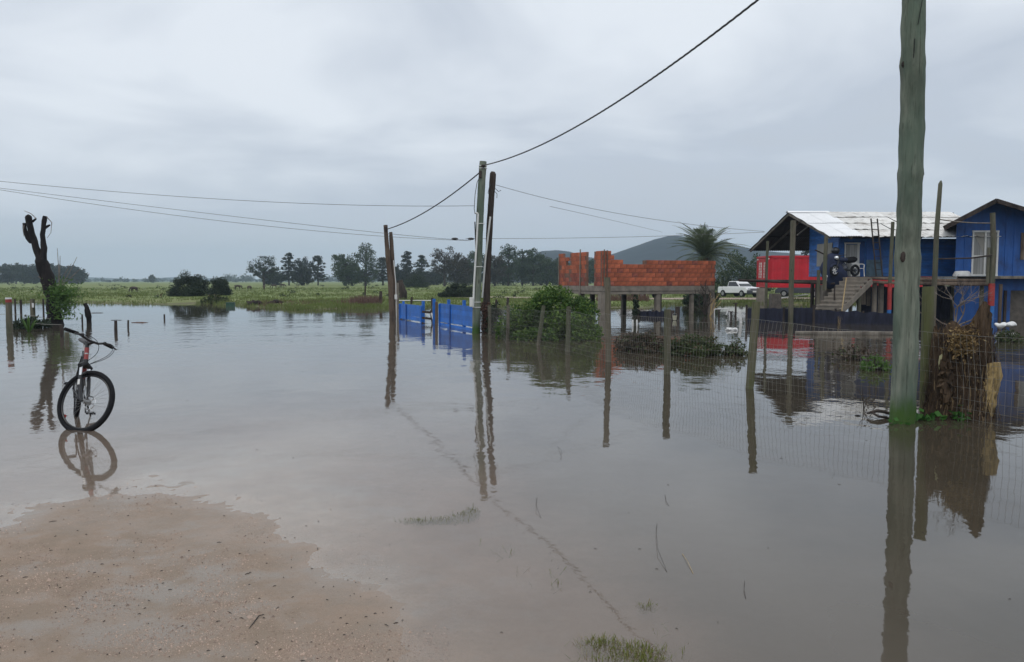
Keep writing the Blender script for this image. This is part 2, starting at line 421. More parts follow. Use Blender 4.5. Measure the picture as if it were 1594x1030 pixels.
def raw_mesh(name, verts, quads, mat, parent=None, tris=False, kind=None, smooth=False):
    """fast mesh from numpy arrays (world coordinates)"""
    o0 = np.array(root_loc(parent) if parent is not None else (verts[:, 0].mean(), verts[:, 1].mean(), verts[:, 2].min()))
    verts = (verts - o0).astype(np.float32)
    me = bpy.data.meshes.new(name)
    n = quads.shape[1]
    me.vertices.add(len(verts)); me.vertices.foreach_set('co', verts.ravel())
    me.loops.add(quads.size); me.loops.foreach_set('vertex_index', quads.astype(np.int32).ravel())
    me.polygons.add(len(quads)); me.polygons.foreach_set('loop_start', np.arange(0, quads.size, n, dtype=np.int32))
    try: me.polygons.foreach_set('loop_total', np.full(len(quads), n, dtype=np.int32))
    except Exception: pass
    if smooth: me.polygons.foreach_set('use_smooth', np.ones(len(quads), dtype=bool))
    me.update(calc_edges=True); me.validate()
    me.materials.append(mat)
    o = bpy.data.objects.new(name, me); COL.objects.link(o)
    if parent is not None: o.parent = parent
    else: o.location = o0
    if kind: o['kind'] = kind
    return o
def cards(c, size, aspect=0.55, flat=0.0, up=None, droop=0.0):
    """one folded leaf-sized quad per centre: returns verts, quads"""
    n = len(c); c = np.asarray(c, float)
    size = np.broadcast_to(np.asarray(size, float), (n,)) * rng.uniform(0.7, 1.3, n)
    a = rng.normal(size=(n, 3)); 
    if flat: a[:, 2] *= (1 - flat)
    if up is not None: a = a * (1 - up) + np.array((0, 0, 1.0)) * up * 2.0
    if droop: a[:, 2] -= droop
    a /= np.linalg.norm(a, axis=1)[:, None]
    b = rng.normal(size=(n, 3)); b = np.cross(a, b); b /= np.linalg.norm(b, axis=1)[:, None]
    L = a * size[:, None]; W = b * (size * aspect * 0.5)[:, None]
    v = np.stack([c - L * 0.5, c + W, c + L * 0.5, c - W], 1).reshape(-1, 3)
    q = np.arange(4 * n).reshape(n, 4)
    return v, q
def blades(base, h, w, lean=0.35):
    """grass blades: tapering quads standing on base points"""
    n = len(base); base = np.asarray(base, float)
    h = np.broadcast_to(np.asarray(h, float), (n,)) * rng.uniform(0.6, 1.25, n)
    th = rng.uniform(0, 2 * np.pi, n); sx = np.stack([np.cos(th), np.sin(th), np.zeros(n)], 1)
    lv = rng.normal(size=(n, 3)) * lean; lv[:, 2] = 1; lv /= np.linalg.norm(lv, axis=1)[:, None]
    tip = base + lv * h[:, None]
    W = sx * (np.broadcast_to(np.asarray(w, float), (n,)) * 0.5)[:, None]
    v = np.stack([base - W, base + W, tip + W * 0.25, tip - W * 0.25], 1).reshape(-1, 3)
    return v, np.arange(4 * n).reshape(n, 4)
def joinvq(parts):
    vs, qs, k = [], [], 0
    for v, q in parts: vs.append(v); qs.append(q + k); k += len(v)
    return np.concatenate(vs), np.concatenate(qs)
# ================================================================== THE SETTING
def graded(fine_lo, fine_hi, step, lo, hi, g):
    a = list(np.arange(fine_lo, fine_hi + 1e-6, step))
    s = step; p = a[-1]
    while p < hi: s *= g; p += s; a.append(p)
    s = step; p = a[0]; b = []
    while p > lo: s *= g; p -= s; b.append(p)
    return np.array(b[::-1] + a)
GX = graded(-4.6, 1.0, 0.035, -2900, 2900, 1.055)
GY = graded(2.9, 7.0, 0.035, -180, 2450, 1.05)
def grid_sheet(xs, ys, zf):
    nx, ny = len(xs), len(ys)
    X, Y = np.meshgrid(xs, ys)
    Z = np.array([[zf(float(x), float(y)) for x in xs] for y in ys])
    v = np.stack([X.ravel(), Y.ravel(), Z.ravel()], 1)
    i = np.arange(nx * ny).reshape(ny, nx)
    q = np.stack([i[:-1, :-1].ravel(), i[:-1, 1:].ravel(), i[1:, 1:].ravel(), i[1:, :-1].ravel()], 1)
    return v, q, X, Y, Z
gv, gq, gX, gY, gZ = grid_sheet(GX, GY, height)

m, t, b = newmat('ground')
geo = N(t, 'ShaderNodeNewGeometry'); pos = geo.outputs['Position']
ps = N(t, 'ShaderNodeSeparateXYZ'); t.links.new(pos, ps.inputs[0])
att = N(t, 'ShaderNodeAttribute'); att.attribute_name = 'sand'
# sand: pinkish tan grit with silty grey pans
n_big = noise_tex(t, pos, 0.9, 5, 0.6); n_mid = noise_tex(t, pos, 4.0, 6, 0.65); n_fine = noise_tex(t, pos, 90.0, 4, 0.7); n_grit = noise_tex(t, pos, 260.0, 2, 0.6)
s_col = mixc(t, N_mr(t, n_mid, 0.35, 0.65), (0.240, 0.182, 0.133), (0.292, 0.212, 0.155))
s_col = mixc(t, M(t, 'MULTIPLY', N_mr(t, M(t, 'ADD', M(t, 'MULTIPLY', n_big, 0.6), M(t, 'MULTIPLY', n_mid, 0.4)), 0.47, 0.60), 0.75), s_col, (0.232, 0.198, 0.162))
s_col = mixc(t, M(t, 'MULTIPLY', N_mr(t, n_fine, 0.55, 0.75), 0.75), s_col, (0.115, 0.075, 0.054))
s_col = mixc(t, M(t, 'MULTIPLY', N_mr(t, n_grit, 0.60, 0.72), 0.7), s_col, (0.44, 0.33, 0.25))
# field: short grazed grass, dry and wet patches
g1 = noise_tex(t, pos, 0.06, 6, 0.6); g2 = noise_tex(t, pos, 0.45, 6, 0.65); g3 = noise_tex(t, pos, 3.0, 4, 0.7)
g_col = mixc(t, N_mr(t, g2, 0.35, 0.65), (0.125, 0.17, 0.04), (0.165, 0.205, 0.055))
g_col = mixc(t, M(t, 'MULTIPLY', N_mr(t, g1, 0.48, 0.62), 0.55), g_col, (0.19, 0.185, 0.075))
g_col = mixc(t, M(t, 'MULTIPLY', N_mr(t, g3, 0.55, 0.72), 0.5), g_col, (0.05, 0.075, 0.02))
# drowned and trampled edge
edge = M(t, 'SUBTRACT', 1.0, N_mr(t, M(t, 'ADD', ps.outputs[2], M(t, 'MULTIPLY', M(t, 'SUBTRACT', g3, 0.5), 0.12)), 0.02, 0.11))
g_col = mixc(t, M(t, 'MULTIPLY', edge, 0.7), g_col, (0.10, 0.082, 0.05))
col = mixc(t, att.outputs['Fac'], g_col, s_col)
t.links.new(col, b.inputs['Base Color'])
# damp sand shines a little in the silty pans
wet = N_mr(t, M(t, 'ADD', M(t, 'MULTIPLY', n_big, 0.6), M(t, 'MULTIPLY', n_mid, 0.4)), 0.45, 0.62)
rg = M(t, 'MULTIPLY_ADD', wet, -0.30, 0.72)
rr = N(t, 'ShaderNodeMix'); t.links.new(att.outputs['Fac'], rr.inputs[0]); rr.inputs[2].default_value = 0.9; t.links.new(rg, rr.inputs[3])
t.links.new(rr.outputs[0], b.inputs['Roughness'])
b.inputs['Specular IOR Level'].default_value = 0.35
# a film of water still lies on the lowest sand and in the pans
fz = M(t, 'ADD', ps.outputs[2], M(t, 'ADD', M(t, 'MULTIPLY', M(t, 'SUBTRACT', n_mid, 0.5), 0.022), M(t, 'MULTIPLY', M(t, 'SUBTRACT', n_fine, 0.5), 0.010)))
film = M(t, 'MULTIPLY', M(t, 'MULTIPLY', M(t, 'SUBTRACT', 1.0, N_mr(t, fz, -0.002, 0.020)), att.outputs['Fac']), 0.6)
film = M(t, 'MAXIMUM', film, M(t, 'MULTIPLY', M(t, 'MULTIPLY', wet, att.outputs['Fac']), 0.35))
t.links.new(film, b.inputs['Coat Weight']); b.inputs['Coat Roughness'].default_value = 0.22; b.inputs['Coat IOR'].default_value = 1.33
hh = M(t, 'ADD', M(t, 'MULTIPLY', n_fine, 0.6), M(t, 'ADD', M(t, 'MULTIPLY', n_grit, 0.35), M(t, 'MULTIPLY', n_mid, 1.2)))
bump(t, b, hh, 0.55, 0.012)
ground = raw_mesh('ground', gv, gq, m, smooth=True, kind='structure')
a = ground.data.attributes.new('sand', 'FLOAT', 'POINT')
sandm = np.where(gY < 40, 1.0, 0.0) * (1 - np.clip((gX - (0.9 - 0.03 * gY)) / 1.2, 0, 1))
sandm = sandm * np.clip((gX + 9) / 2.5, 0, 1)
a.data.foreach_set('value', sandm.ravel().astype(np.float32))

# ------------------------------------------------------------------ flood water
WX = GX[(GX > -420) & (GX < 420)]; WY = GY[(GY > -120) & (GY < 110)]
wv, wq, wX, wY, wZ = grid_sheet(WX, WY, lambda x, y: 0.0)
dep = np.array([[max(0.0, -height(float(x), float(y))) for x in WX] for y in WY])
m = bpy.data.materials.new('flood_water'); m.use_nodes = True; t = m.node_tree; t.nodes.clear()
o_ = N(t, 'ShaderNodeOutputMaterial')
geo = N(t, 'ShaderNodeNewGeometry'); pos = geo.outputs['Position']
att = N(t, 'ShaderNodeAttribute'); att.attribute_name = 'depth'
def wave(scale, detail, stretch, rough=0.5, rot=0.0):
    mp = N(t, 'ShaderNodeMapping'); mp.inputs['Scale'].default_value = (*stretch, 1); mp.inputs['Rotation'].default_value = (0, 0, rot)
    t.links.new(pos, mp.inputs[0]); return noise_tex(t, mp.outputs[0], scale, detail, rough)
w1 = wave(1.7, 3, (1.0, 0.75), 0.5, 0.25)
w2 = wave(6.0, 2, (1.0, 0.7), 0.5, -0.2)
w3 = wave(0.35, 2, (1.0, 0.8), 0.5)
w4 = wave(15.0, 2, (1.0, 0.85), 0.5, 0.4)
patch = N_mr(t, noise_tex(t, pos, 0.12, 3, 0.6), 0.42, 0.62)           # cat's paws: rippled and calm reaches
calm = M(t, 'MULTIPLY_ADD', patch, 0.75, 0.25)
psx = N(t, 'ShaderNodeSeparateXYZ'); t.links.new(pos, psx.inputs[0])
lee = N_mr(t, psx.outputs[1], 5.0, 22.0)                                # sheltered by the bank, so stiller there
calm = M(t, 'MULTIPLY', calm, M(t, 'MULTIPLY_ADD', lee, 0.72, 0.28))
calm = M(t, 'MULTIPLY', calm, M(t, 'MULTIPLY_ADD', N_mr(t, psx.outputs[1], 24.0, 42.0), -0.80, 1.0))   # the bank shelters the far side
hgt = M(t, 'ADD', M(t, 'ADD', M(t, 'MULTIPLY', M(t, 'MULTIPLY', w3, 0.0100), M(t, 'MULTIPLY_ADD', N_mr(t, psx.outputs[1], 24.0, 42.0), -0.80, 1.0)), M(t, 'MULTIPLY', w4, 0.00030)), M(t, 'MULTIPLY', M(t, 'ADD', M(t, 'MULTIPLY', w1, 0.019), M(t, 'MULTIPLY', w2, 0.0036)), calm))
bp = N(t, 'ShaderNodeBump'); bp.inputs['Strength'].default_value = 1.0; bp.inputs['Distance'].default_value = 1.0
t.links.new(hgt, bp.inputs['Height'])
# silt: opaque where deep, the bed shows through the shallows
dj = M(t, 'MULTIPLY', att.outputs['Fac'], M(t, 'MULTIPLY_ADD', noise_tex(t, pos, 1.3, 4, 0.6), 0.8, 0.6))
opq = M(t, 'SUBTRACT', 1.0, M(t, 'POWER', 2.718, M(t, 'MULTIPLY', dj, -18.0)))
mudc = mixc(t, N_mr(t, dj, 0.06, 0.28), (0.118, 0.099, 0.080), (0.054, 0.045, 0.032))
mudc = mixc(t, N_mr(t, dj, 0.01, 0.085), (0.262, 0.196, 0.155), mudc)
mudc = mixc(t, M(t, 'MULTIPLY', N_mr(t, noise_tex(t, pos, 0.5, 4, 0.6), 0.42, 0.66), 0.35), mudc, (0.085, 0.068, 0.05))
df = N(t, 'ShaderNodeBsdfDiffuse'); t.links.new(mudc, df.inputs[0])
tr = N(t, 'ShaderNodeBsdfTransparent'); tr.inputs[0].default_value = (0.99, 0.98, 0.96, 1)
m1 = N(t, 'ShaderNodeMixShader'); t.links.new(opq, m1.inputs[0]); t.links.new(tr.outputs[0], m1.inputs[1]); t.links.new(df.outputs[0], m1.inputs[2])
gl = N(t, 'ShaderNodeBsdfGlossy'); gl.inputs['Roughness'].default_value = 0.027; gl.inputs[0].default_value = (1, 1, 1, 1)
t.links.new(bp.outputs[0], gl.inputs['Normal'])
fr = N(t, 'ShaderNodeFresnel'); t.links.new(M(t, 'MULTIPLY_ADD', geo.outputs['Backfacing'], 1 / 1.38 - 1.38, 1.38), fr.inputs[0]); t.links.new(bp.outputs[0], fr.inputs['Normal'])
m2 = N(t, 'ShaderNodeMixShader'); t.links.new(fr.outputs[0], m2.inputs[0]); t.links.new(m1.outputs[0], m2.inputs[1]); t.links.new(gl.outputs[0], m2.inputs[2])
t.links.new(m2.outputs[0], o_.inputs[0])
water = raw_mesh('water', wv, wq, m, smooth=True, kind='structure')
a = water.data.attributes.new('depth', 'FLOAT', 'POINT'); a.data.foreach_set('value', dep.ravel().astype(np.float32))

# ------------------------------------------------------------------ sandy road behind the yards
rp = [(-6, 71), (2, 68), (8, 65.5), (14, 64.5), (20, 65), (27, 66.5), (36, 69), (60, 74), (90, 78)]
rx = np.arange(-6, 90, 1.0)
rl = np.interp(rx, [p[0] for p in rp], [p[1] for p in rp])
vs_, qs_ = [], []
for i, x in enumerate(rx):
    for j, w in enumerate((-2.6, -1.3, 0, 1.3, 2.6)):
        y = rl[i] + w * (1 + 0.25 * vnoise(x, w, 0.4, 8)); vs_.append((x, y, max(height(x, y), 0.04) + 0.035 + 0.02 * (1 - abs(w) / 2.6)))
for i in range(len(rx) - 1):
    for j in range(4): k = i * 5 + j; qs_.append((k, k + 5, k + 6, k + 1))
ROADM = plain('sandy_road', (0.33, 0.26, 0.20), 0.9, var=0.15, scale=1.2)
raw_mesh('road', np.array(vs_), np.array(qs_), ROADM, smooth=True, kind='structure')

# ------------------------------------------------------------------ hills
def hills(name, prof, Y, depth, matl, rough):
    xs = [at(px, 437, Y).x for px, _ in prof]; zs = [at(CX, py, Y).z for _, py in prof]
    n = 260; X = np.linspace(xs[0], xs[-1], n); Zr = np.interp(X, xs, zs)
    rows = 26; V = []
    for j in range(rows):
        f = j / (rows - 1) * 2 - 1
        s = math.cos(f * math.pi / 2) ** 1.15
        for i in range(n):
            y = Y + f * depth
            nn = rough * (vnoise(X[i], y, 1 / 160, 11) * 0.6 + vnoise(X[i], y, 1 / 45, 12) * 0.3 + vnoise(X[i], y, 1 / 12, 13) * 0.22)
            V.append((X[i] * (1 + f * depth / Y * 0.35), y, -1.0 + max(0, Zr[i]) * s + nn * s))
    i = np.arange(n * rows).reshape(rows, n)
    q = np.stack([i[:-1, :-1].ravel(), i[:-1, 1:].ravel(), i[1:, 1:].ravel(), i[1:, :-1].ravel()], 1)
    return raw_mesh(name, np.array(V), q, matl, smooth=True, kind='structure')
m, t, b = newmat('forested_hill')
pos = N(t, 'ShaderNodeNewGeometry').outputs['Position']
c = mixc(t, rampf(t, noise_tex(t, pos, 0.05, 6, 0.7), 0.4, 0.62), (0.006, 0.011, 0.020), (0.016, 0.023, 0.034))
c = mixc(t, M(t, 'MULTIPLY', rampf(t, noise_tex(t, pos, 0.012, 5, 0.6), 0.5, 0.62), 0.5), c, (0.05, 0.056, 0.04))
t.links.new(c, b.inputs['Base Color']); setin(b, Roughness=0.95); b.inputs['Specular IOR Level'].default_value = 0.1
HILLM = m
hills('hills', [(700, 437), (760, 425), (800, 408), (828, 394), (845, 389), (865, 388), (885, 391), (905, 397), (920, 400), (935, 399), (960, 391), (990, 380),
                (1015, 371), (1040, 365), (1055, 366), (1080, 372), (1120, 380), (1180, 390), (1260, 398), (1340, 406), (1500, 412), (1700, 420), (1900, 437)], 950, 300, HILLM, 2.2)
hills('hills', [(-400, 437), (-200, 431), (0, 432), (120, 430), (150, 431), (190, 433), (230, 434), (262, 431), (290, 430), (340, 433), (420, 434), (520, 434), (600, 433), (700, 430), (800, 437)], 2050, 250, HILLM, 1.6)

# ------------------------------------------------------------------ air: light drizzle haze over the plain
hz = MB(); hz.box((0, 1150, 48), (6000, 2700, 100))
hm = bpy.data.materials.new('haze'); hm.use_nodes = True; ht = hm.node_tree; ht.nodes.clear()
ho = N(ht, 'ShaderNodeOutputMaterial'); pv = N(ht, 'ShaderNodeVolumePrincipled')
pv.inputs['Color'].default_value = (0.66, 0.82, 1.0, 1); pv.inputs['Density'].default_value = 0.0004; pv.inputs['Anisotropy'].default_value = 0.0
ht.links.new(pv.outputs[0], ho.inputs['Volume'])
obj('haze', hz, hm, smooth=False, kind='stuff')
# ================================================================== BUILDINGS
# ---------------- unfinished hollow-brick building on a concrete frame
Cc = at(937, 445, 38.0); Lc = at(869, 445, 42.6); Rc = at(1113, 445, 40.6)
ZT = zat(445, 38.0); ZB = zat(458, 38.0)
uF = Vector((Rc.x - Cc.x, Rc.y - Cc.y, 0)); LF = uF.length; uF.normalize()
uL = Vector((Lc.x - Cc.x, Lc.y - Cc.y, 0)); LL = uL.length; uL.normalize()
C0 = Vector((Cc.x, Cc.y, 0))
bb = thing('brick_building', (Cc.x, Cc.y, height(Cc.x, Cc.y)), 'unfinished orange brick building with stepped walls on a concrete frame above the flood', 'building')
aF = math.atan2(uF.y, uF.x); aL = math.atan2(uL.y, uL.x)
nF = Vector((-uF.y, uF.x, 0)); nL = Vector((uL.y, -uL.x, 0))      # into the building
sb = MB()
P4 = [C0, C0 + uF * LF, C0 + uF * LF + uL * LL, C0 + uL * LL]
sb.add([(p.x, p.y, z) for z in (ZB + 0.14, ZT) for p in P4], [(3, 2, 1, 0), (4, 5, 6, 7), (0, 1, 5, 4), (1, 2, 6, 5), (2, 3, 7, 6), (3, 0, 4, 7)])
obj('floor_slab', sb, CONC, bb, smooth=False, bevel=0.015)
for (p, q, off, zt) in ((C0, C0 + uF * LF, nF, ZB + 0.139), (C0 + uL * 0.2, C0 + uL * LL, nL, ZB + 0.137), (C0 + uL * LL, C0 + uL * LL + uF * LF, -nF, ZB + 0.138), (C0 + uF * LF, C0 + uF * LF + uL * LL, -uF, ZB + 0.136)):
    o_ = off * 0.13
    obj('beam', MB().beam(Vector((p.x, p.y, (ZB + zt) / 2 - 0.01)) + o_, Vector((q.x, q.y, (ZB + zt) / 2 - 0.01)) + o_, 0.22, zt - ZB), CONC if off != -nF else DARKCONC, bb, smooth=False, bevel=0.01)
def col_at(p, w=0.25, mat_=CONC, tilt=0.0):
    hgt_ = height(p.x, p.y) - 0.15
    obj('column', MB().box((p.x, p.y, (ZB + hgt_) / 2), (w, w, ZB - hgt_ - 0.004), rz=aF), mat_, bb, smooth=False, bevel=0.012)
for f_, w in ((0.02, 0.34), (0.49, 0.24), (0.80, 0.18), (0.985, 0.26)): col_at(C0 + uF * (LF * f_) + nF * 0.16, w)
for f_ in (0.5, 0.97): col_at(C0 + uL * (LL * f_) + nL * 0.16, 0.24)
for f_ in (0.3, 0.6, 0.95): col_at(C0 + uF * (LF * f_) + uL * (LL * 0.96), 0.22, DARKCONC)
BH, BL, BT = 0.212, 0.335, 0.14
unit = bpy.data.meshes.new('brick')
ub = MB(); ub.box((0, 0, 0), (BL - 0.014, BT, BH - 0.014))
unit.from_pydata(ub.v, [], ub.f); unit.materials.append(BRICK)
bm = bmesh.new(); bm.from_mesh(unit); bmesh.ops.bevel(bm, geom=[e for e in bm.edges], offset=0.006, segments=1, affect='EDGES'); bm.to_mesh(unit); bm.free()
unit_old = unit.copy(); unit_old.materials.clear(); unit_old.materials.append(BRICKOLD)
half = unit.copy(); half_old = unit_old.copy()
for me in (half, half_old):
    for v_ in me.vertices: v_.co.x *= 0.47
def brick_at(p, z, ang, mesh, jit=0.006):
    o = bpy.data.objects.new('brick', mesh); COL.objects.link(o); o.parent = bb
    o.location = Vector((p.x + rnd.uniform(-jit, jit), p.y + rnd.uniform(-jit, jit), z)) - bb.location
    o.rotation_euler = (rnd.uniform(-.012, .012), rnd.uniform(-.012, .012), ang + rnd.uniform(-.012, .012))
def wall_bricks(p0, u_, n_, length, top_of, ang, stain, miss=0.0):
    core = MB()
    nrow = 9
    for r in range(nrow):
        z = ZT + BH * (r + 0.5)
        s = 0.0 if r % 2 == 0 else BL / 2
        k = 0; x = 0.0
        if r % 2: 
            if top_of(BL / 4) > r + 0.4: brick_at(p0 + u_ * (BL / 4) + n_ * (BT / 2), z, ang, half_old if stain(BL / 4, r) else half)
            x = BL / 2
        while x < length - 0.05:
            w = min(BL, length - x); xc = x + w / 2
            if top_of(xc) > r + 0.4 and rnd.random() >= miss:
                full = w > BL * 0.8
                me = (unit_old if full else half_old) if stain(xc, r) else (unit if full else half)
                brick_at(p0 + u_ * xc + n_ * (BT / 2), z, ang, me)
            x += BL
    # the mortar core sits back from both faces
    x = 0.0
    while x < length - 0.02:
        w = min(BL / 2, length - x); h_ = top_of(x + w / 2)
        if h_ >= 1:
            c = p0 + u_ * (x + w / 2) + n_ * (BT / 2)
            core.box((c.x, c.y, ZT + BH * int(h_ + 0.4) / 2 - 0.01), (w, BT - 0.024, BH * int(h_ + 0.4) - 0.02), rz=ang)
        x += BL / 2
    if core.v: obj('mortar_joint', core, MORTAR, bb, smooth=False)
SFRONT = LF / 176.0
def topF(x):
    px = 937 + x / SFRONT
    if px < 951: return 8
    if px < 966: return 6
    if px < 1000: return 5
    return 6
def topL(x):
    px = 937 - x * 68 / LL
    if px > 928: return 8
    if px > 916: return 0
    if px > 892: return 8
    if px > 890: return 0
    if px > 885: return 5
    if px > 879: return 7
    return 8
wall_bricks(C0, uF, nF, LF, topF, aF, lambda x, r: (r == 3 and rnd.random() < .35) or rnd.random() < 0.07)
wall_bricks(C0 + uL * 0.16, uL, nL, LL - 0.16, topL, aL, lambda x, r: r < 3 and rnd.random() < .85, 0.03)
for x_, z0, z1 in ((0.10, -0.05, 1.75), (0.26, -0.2, 1.72)):
    p = C0 + uF * x_ - nF * 0.03
    obj('shuttering_board', MB().box((p.x, p.y, ZT + (z0 + z1) / 2), (0.05, 0.025, z1 - z0), rz=aF), LOG, bb, smooth=False)
for px, t0, t1 in ((905.5, 388, 478), (870.5, 398, 470)):
    x_ = (937 - px) / 68 * LL; p = C0 + uL * x_ - nL * 0.04; Y = p.y
    obj('prop', MB().tube([(p.x, p.y, zat(t1, Y)), (p.x + 0.02, p.y, zat(t0, Y))], 0.035, 6), GREYWOOD, bb)

# ---------------- red shipping container on concrete piers
ctY = 57.0; cx0, cx1 = xat(1196, ctY), xat(1196, ctY) + 12.0; cz0, cz1 = zat(447.5, ctY), zat(398, ctY); cd = 2.44
ct = thing('shipping_container', (cx0, ctY, cz0), 'red corrugated shipping container raised on piers behind the porch', 'container')
b_ = MB(); nx = 160; prof = []
xs_ = np.linspace(cx0 + 0.12, cx1 - 0.12, nx)
for i, x in enumerate(xs_):
    ph = (i % 8); dy = 0.0 if ph < 3 else (0.045 if ph < 7 and ph > 3 else 0.02); prof.append((x, ctY + dy))
vs_ = []
for x, y in prof: vs_ += [(x, y, cz0 + 0.16), (x, y, cz1 - 0.12)]
b_.add(vs_, [(2 * i, 2 * i + 2, 2 * i + 3, 2 * i + 1) for i in range(nx - 1)])
b_.box((0.5 * (cx0 + cx1), ctY + cd - 0.03, (cz0 + cz1) / 2), (cx1 - cx0 - .1, 0.05, cz1 - cz0 - .1)); b_.box(((cx0 + cx1) / 2, ctY + cd / 2, cz1 - 0.05), (cx1 - cx0 - .06, cd - .06, 0.06)); b_.box(((cx0 + cx1) / 2, ctY + cd / 2, cz0 + 0.1), (cx1 - cx0 - .06, cd - .06, 0.1))
b_.box((cx1 - 0.06, ctY + cd / 2, (cz0 + cz1) / 2), (0.06, cd - 0.1, cz1 - cz0 - 0.1))
obj('side_panel', b_, RED, ct, smooth=False)
fr_ = MB()
for y in (ctY, ctY + cd):
    for z in (cz0 + 0.08, cz1 - 0.06): fr_.box(((cx0 + cx1) / 2, y, z), (cx1 - cx0 - 0.3, 0.09, 0.155))
    for x in (cx0, cx1): fr_.box((x, y, (cz0 + cz1) / 2), (0.15, 0.15, cz1 - cz0 - 0.24))
for z in (cz0 + 0.08, cz1 - 0.06): fr_.box((cx0, ctY + cd / 2, z), (0.11, cd - 0.2, 0.14))
obj('frame', fr_, RED, ct, smooth=False, bevel=0.01)
for x in (cx0, cx1):
    for y in (ctY, ctY + cd):
        for z in (cz0 + 0.06, cz1 - 0.06): obj('corner_casting', MB().box((x, y, z), (0.19, 0.19, 0.125)), RED if z < cz0 + .2 or y > ctY + 1 else RED, ct, smooth=False, bevel=0.015)
for i, yy in enumerate((ctY + cd * .27, ctY + cd * .73)):
    d_ = obj('door', MB().box((cx0 - 0.005, yy, (cz0 + cz1) / 2), (0.05, cd * .44, cz1 - cz0 - 0.34)), RED, ct, smooth=False, bevel=0.01)
    obj('lock_rod', MB().tube([(cx0 - 0.06, yy, cz0 + .25), (cx0 - .06, yy, cz1 - .2)], 0.022, 6), RED, d_)
    mk = MB()
    for r in range(6):
        for c in range(3): mk.box((cx0 - 0.033, yy + (c - 1) * 0.225, cz0 + 0.78 + r * 0.195), (0.006, 0.20 - 0.09 * ((r * 2 + c) % 3 == 0), 0.165))
    obj('stencil_marking', mk, PLASTICWHITE, d_, smooth=False)
for x, y in ((cx0 - .05, ctY), (cx0 - .05, ctY + cd)): obj('light_fitting', MB().ball((x, y - 0.1, cz1 - 0.22), 0.06, 8, 5), PLASTICWHITE, ct)
for i, (px, Y, w, t_, mat_, lab) in enumerate(((1184.5, 57.3, 0.5, 448, CONC, 'pale concrete pier under the open end of the red container'), (1207, 50.5, 0.62, 457, DARKCONC, 'dark squat concrete pillar standing before the red container'))):
    x = xat(px, Y); zb = height(x, Y) - 0.1; zt = zat(t_, Y)
    o = obj('concrete_pier', MB().box((x, Y, (zb + zt) / 2), (w, w, zt - zb)), mat_, smooth=False, bevel=0.03); tag(o, lab, 'pier')

# ---------------- main blue house on stilts
HF, HR, HD = 34.5, 38.0, 37.0       # front wall, back of the room seen from the porch, ridge
FLZ = 1.84
xW0 = 14.22; xW1 = xat(1487, HF)
h1 = thing('stilt_house', (xW0, HF, 0), 'blue boarded house on stilts with a white sheet roof and open porch', 'house')
ez = zat(368.5, 33.0); rz_ = zat(331, HD); ez2 = 3.22
def roof_z(y): return ez + (rz_ - ez) * (y - 33.0) / (HD - 33.0) if y <= HD else rz_ + (ez2 - rz_) * (y - HD) / (41.5 - HD)
# wall cores
w_ = MB()
w_.box(((xW0 + xW1) / 2, HF + 0.08, (FLZ + 3.45) / 2), (xW1 - xW0, 0.10, 3.45 - FLZ))
w_.box(((xW0 + xW1) / 2, HR - .06, (FLZ + 4.4) / 2), (xW1 - xW0 - .3, 0.10, 4.4 - FLZ))
w_.add([(xW0 + .04, y, z) for y, z in ((HF + .13, FLZ), (HR, FLZ), (HR, roof_z(HR) - 0.1), (HD, roof_z(HD) - 0.1), (HF + .13, roof_z(HF + .1) - 0.1))] +
       [(xW0 + .12, y, z) for y, z in ((HF + .13, FLZ), (HR, FLZ), (HR, roof_z(HR) - 0.1), (HD, roof_z(HD) - 0.1), (HF + .13, roof_z(HF + .1) - 0.1))],
       [(0, 1, 2, 3, 4), (9, 8, 7, 6, 5)])
w_.xf(lambda p: p)
obj('wall', w_, NAVY, h1, smooth=False)
# boards of the front and the porch wall, lapped, each a touch different
wd0, wd1 = xat(1313, HF), xat(1345, HF)         # doorway
wn0, wn1 = xat(1393, HF), xat(1420, HF)         # dark window
pn0, pn1 = xat(1346, HF), xat(1356, HF)
bd = MB(); z = FLZ + 0.02; i = 0
while z < 3.40:
    hgt_ = 0.125
    segs = [(xW0, wd0), (wd1, wn0), (wn1, xW1)] if z < 3.28 else [(xW0, xW1)]
    if z < 2.55: segs = [(xW0, wd0), (wd1, xW1)]
    for a_, c_ in segs:
        bd.add([(a_, HF - .01, z), (c_, HF - .01, z), (c_, HF + .004, z + 0.006), (a_, HF + .004, z + .006), (a_, HF + .024, z + hgt_), (c_, HF + .024, z + hgt_)], [(0, 1, 2, 3), (3, 2, 5, 4)])
    z += hgt_
obj('siding_board', bd, SIDING, h1, smooth=False, kind='stuff')
bd = MB(); z = FLZ + 0.02
while z < 4.6:
    y0, y1 = HF + .03, HR
    def ycut(zz): return zz
    zt = z + .125
    if zt > roof_z(HF) - .1:
        y0 = max(y0, 33.0 + (zt + .12 - ez) / (rz_ - ez) * 4.0)
    if y0 < y1 - .2:
        bd.add([(xW0 + .028, y1, z), (xW0 + .028, y0, z), (xW0 + .004, y0, z + .006), (xW0 + .004, y1, z + .006), (xW0 + .026, y1, zt), (xW0 + .026, y0, zt)], [(0, 1, 2, 3), (3, 2, 5, 4)])
    z = zt
obj('siding_board', bd, SIDING, h1, smooth=False, kind='stuff')
# blank white board over the porch window
y0, y1 = 35.2, 36.95
wf = obj('window', MB().box((xW0 - .012, (y0 + y1) / 2, (zat(414, 36.2) + zat(379, 36.2)) / 2), (.03, y1 - y0, zat(379, 36.2) - zat(414, 36.2))), BOARD, h1, smooth=False, bevel=.006, label='window closed with a pale board')
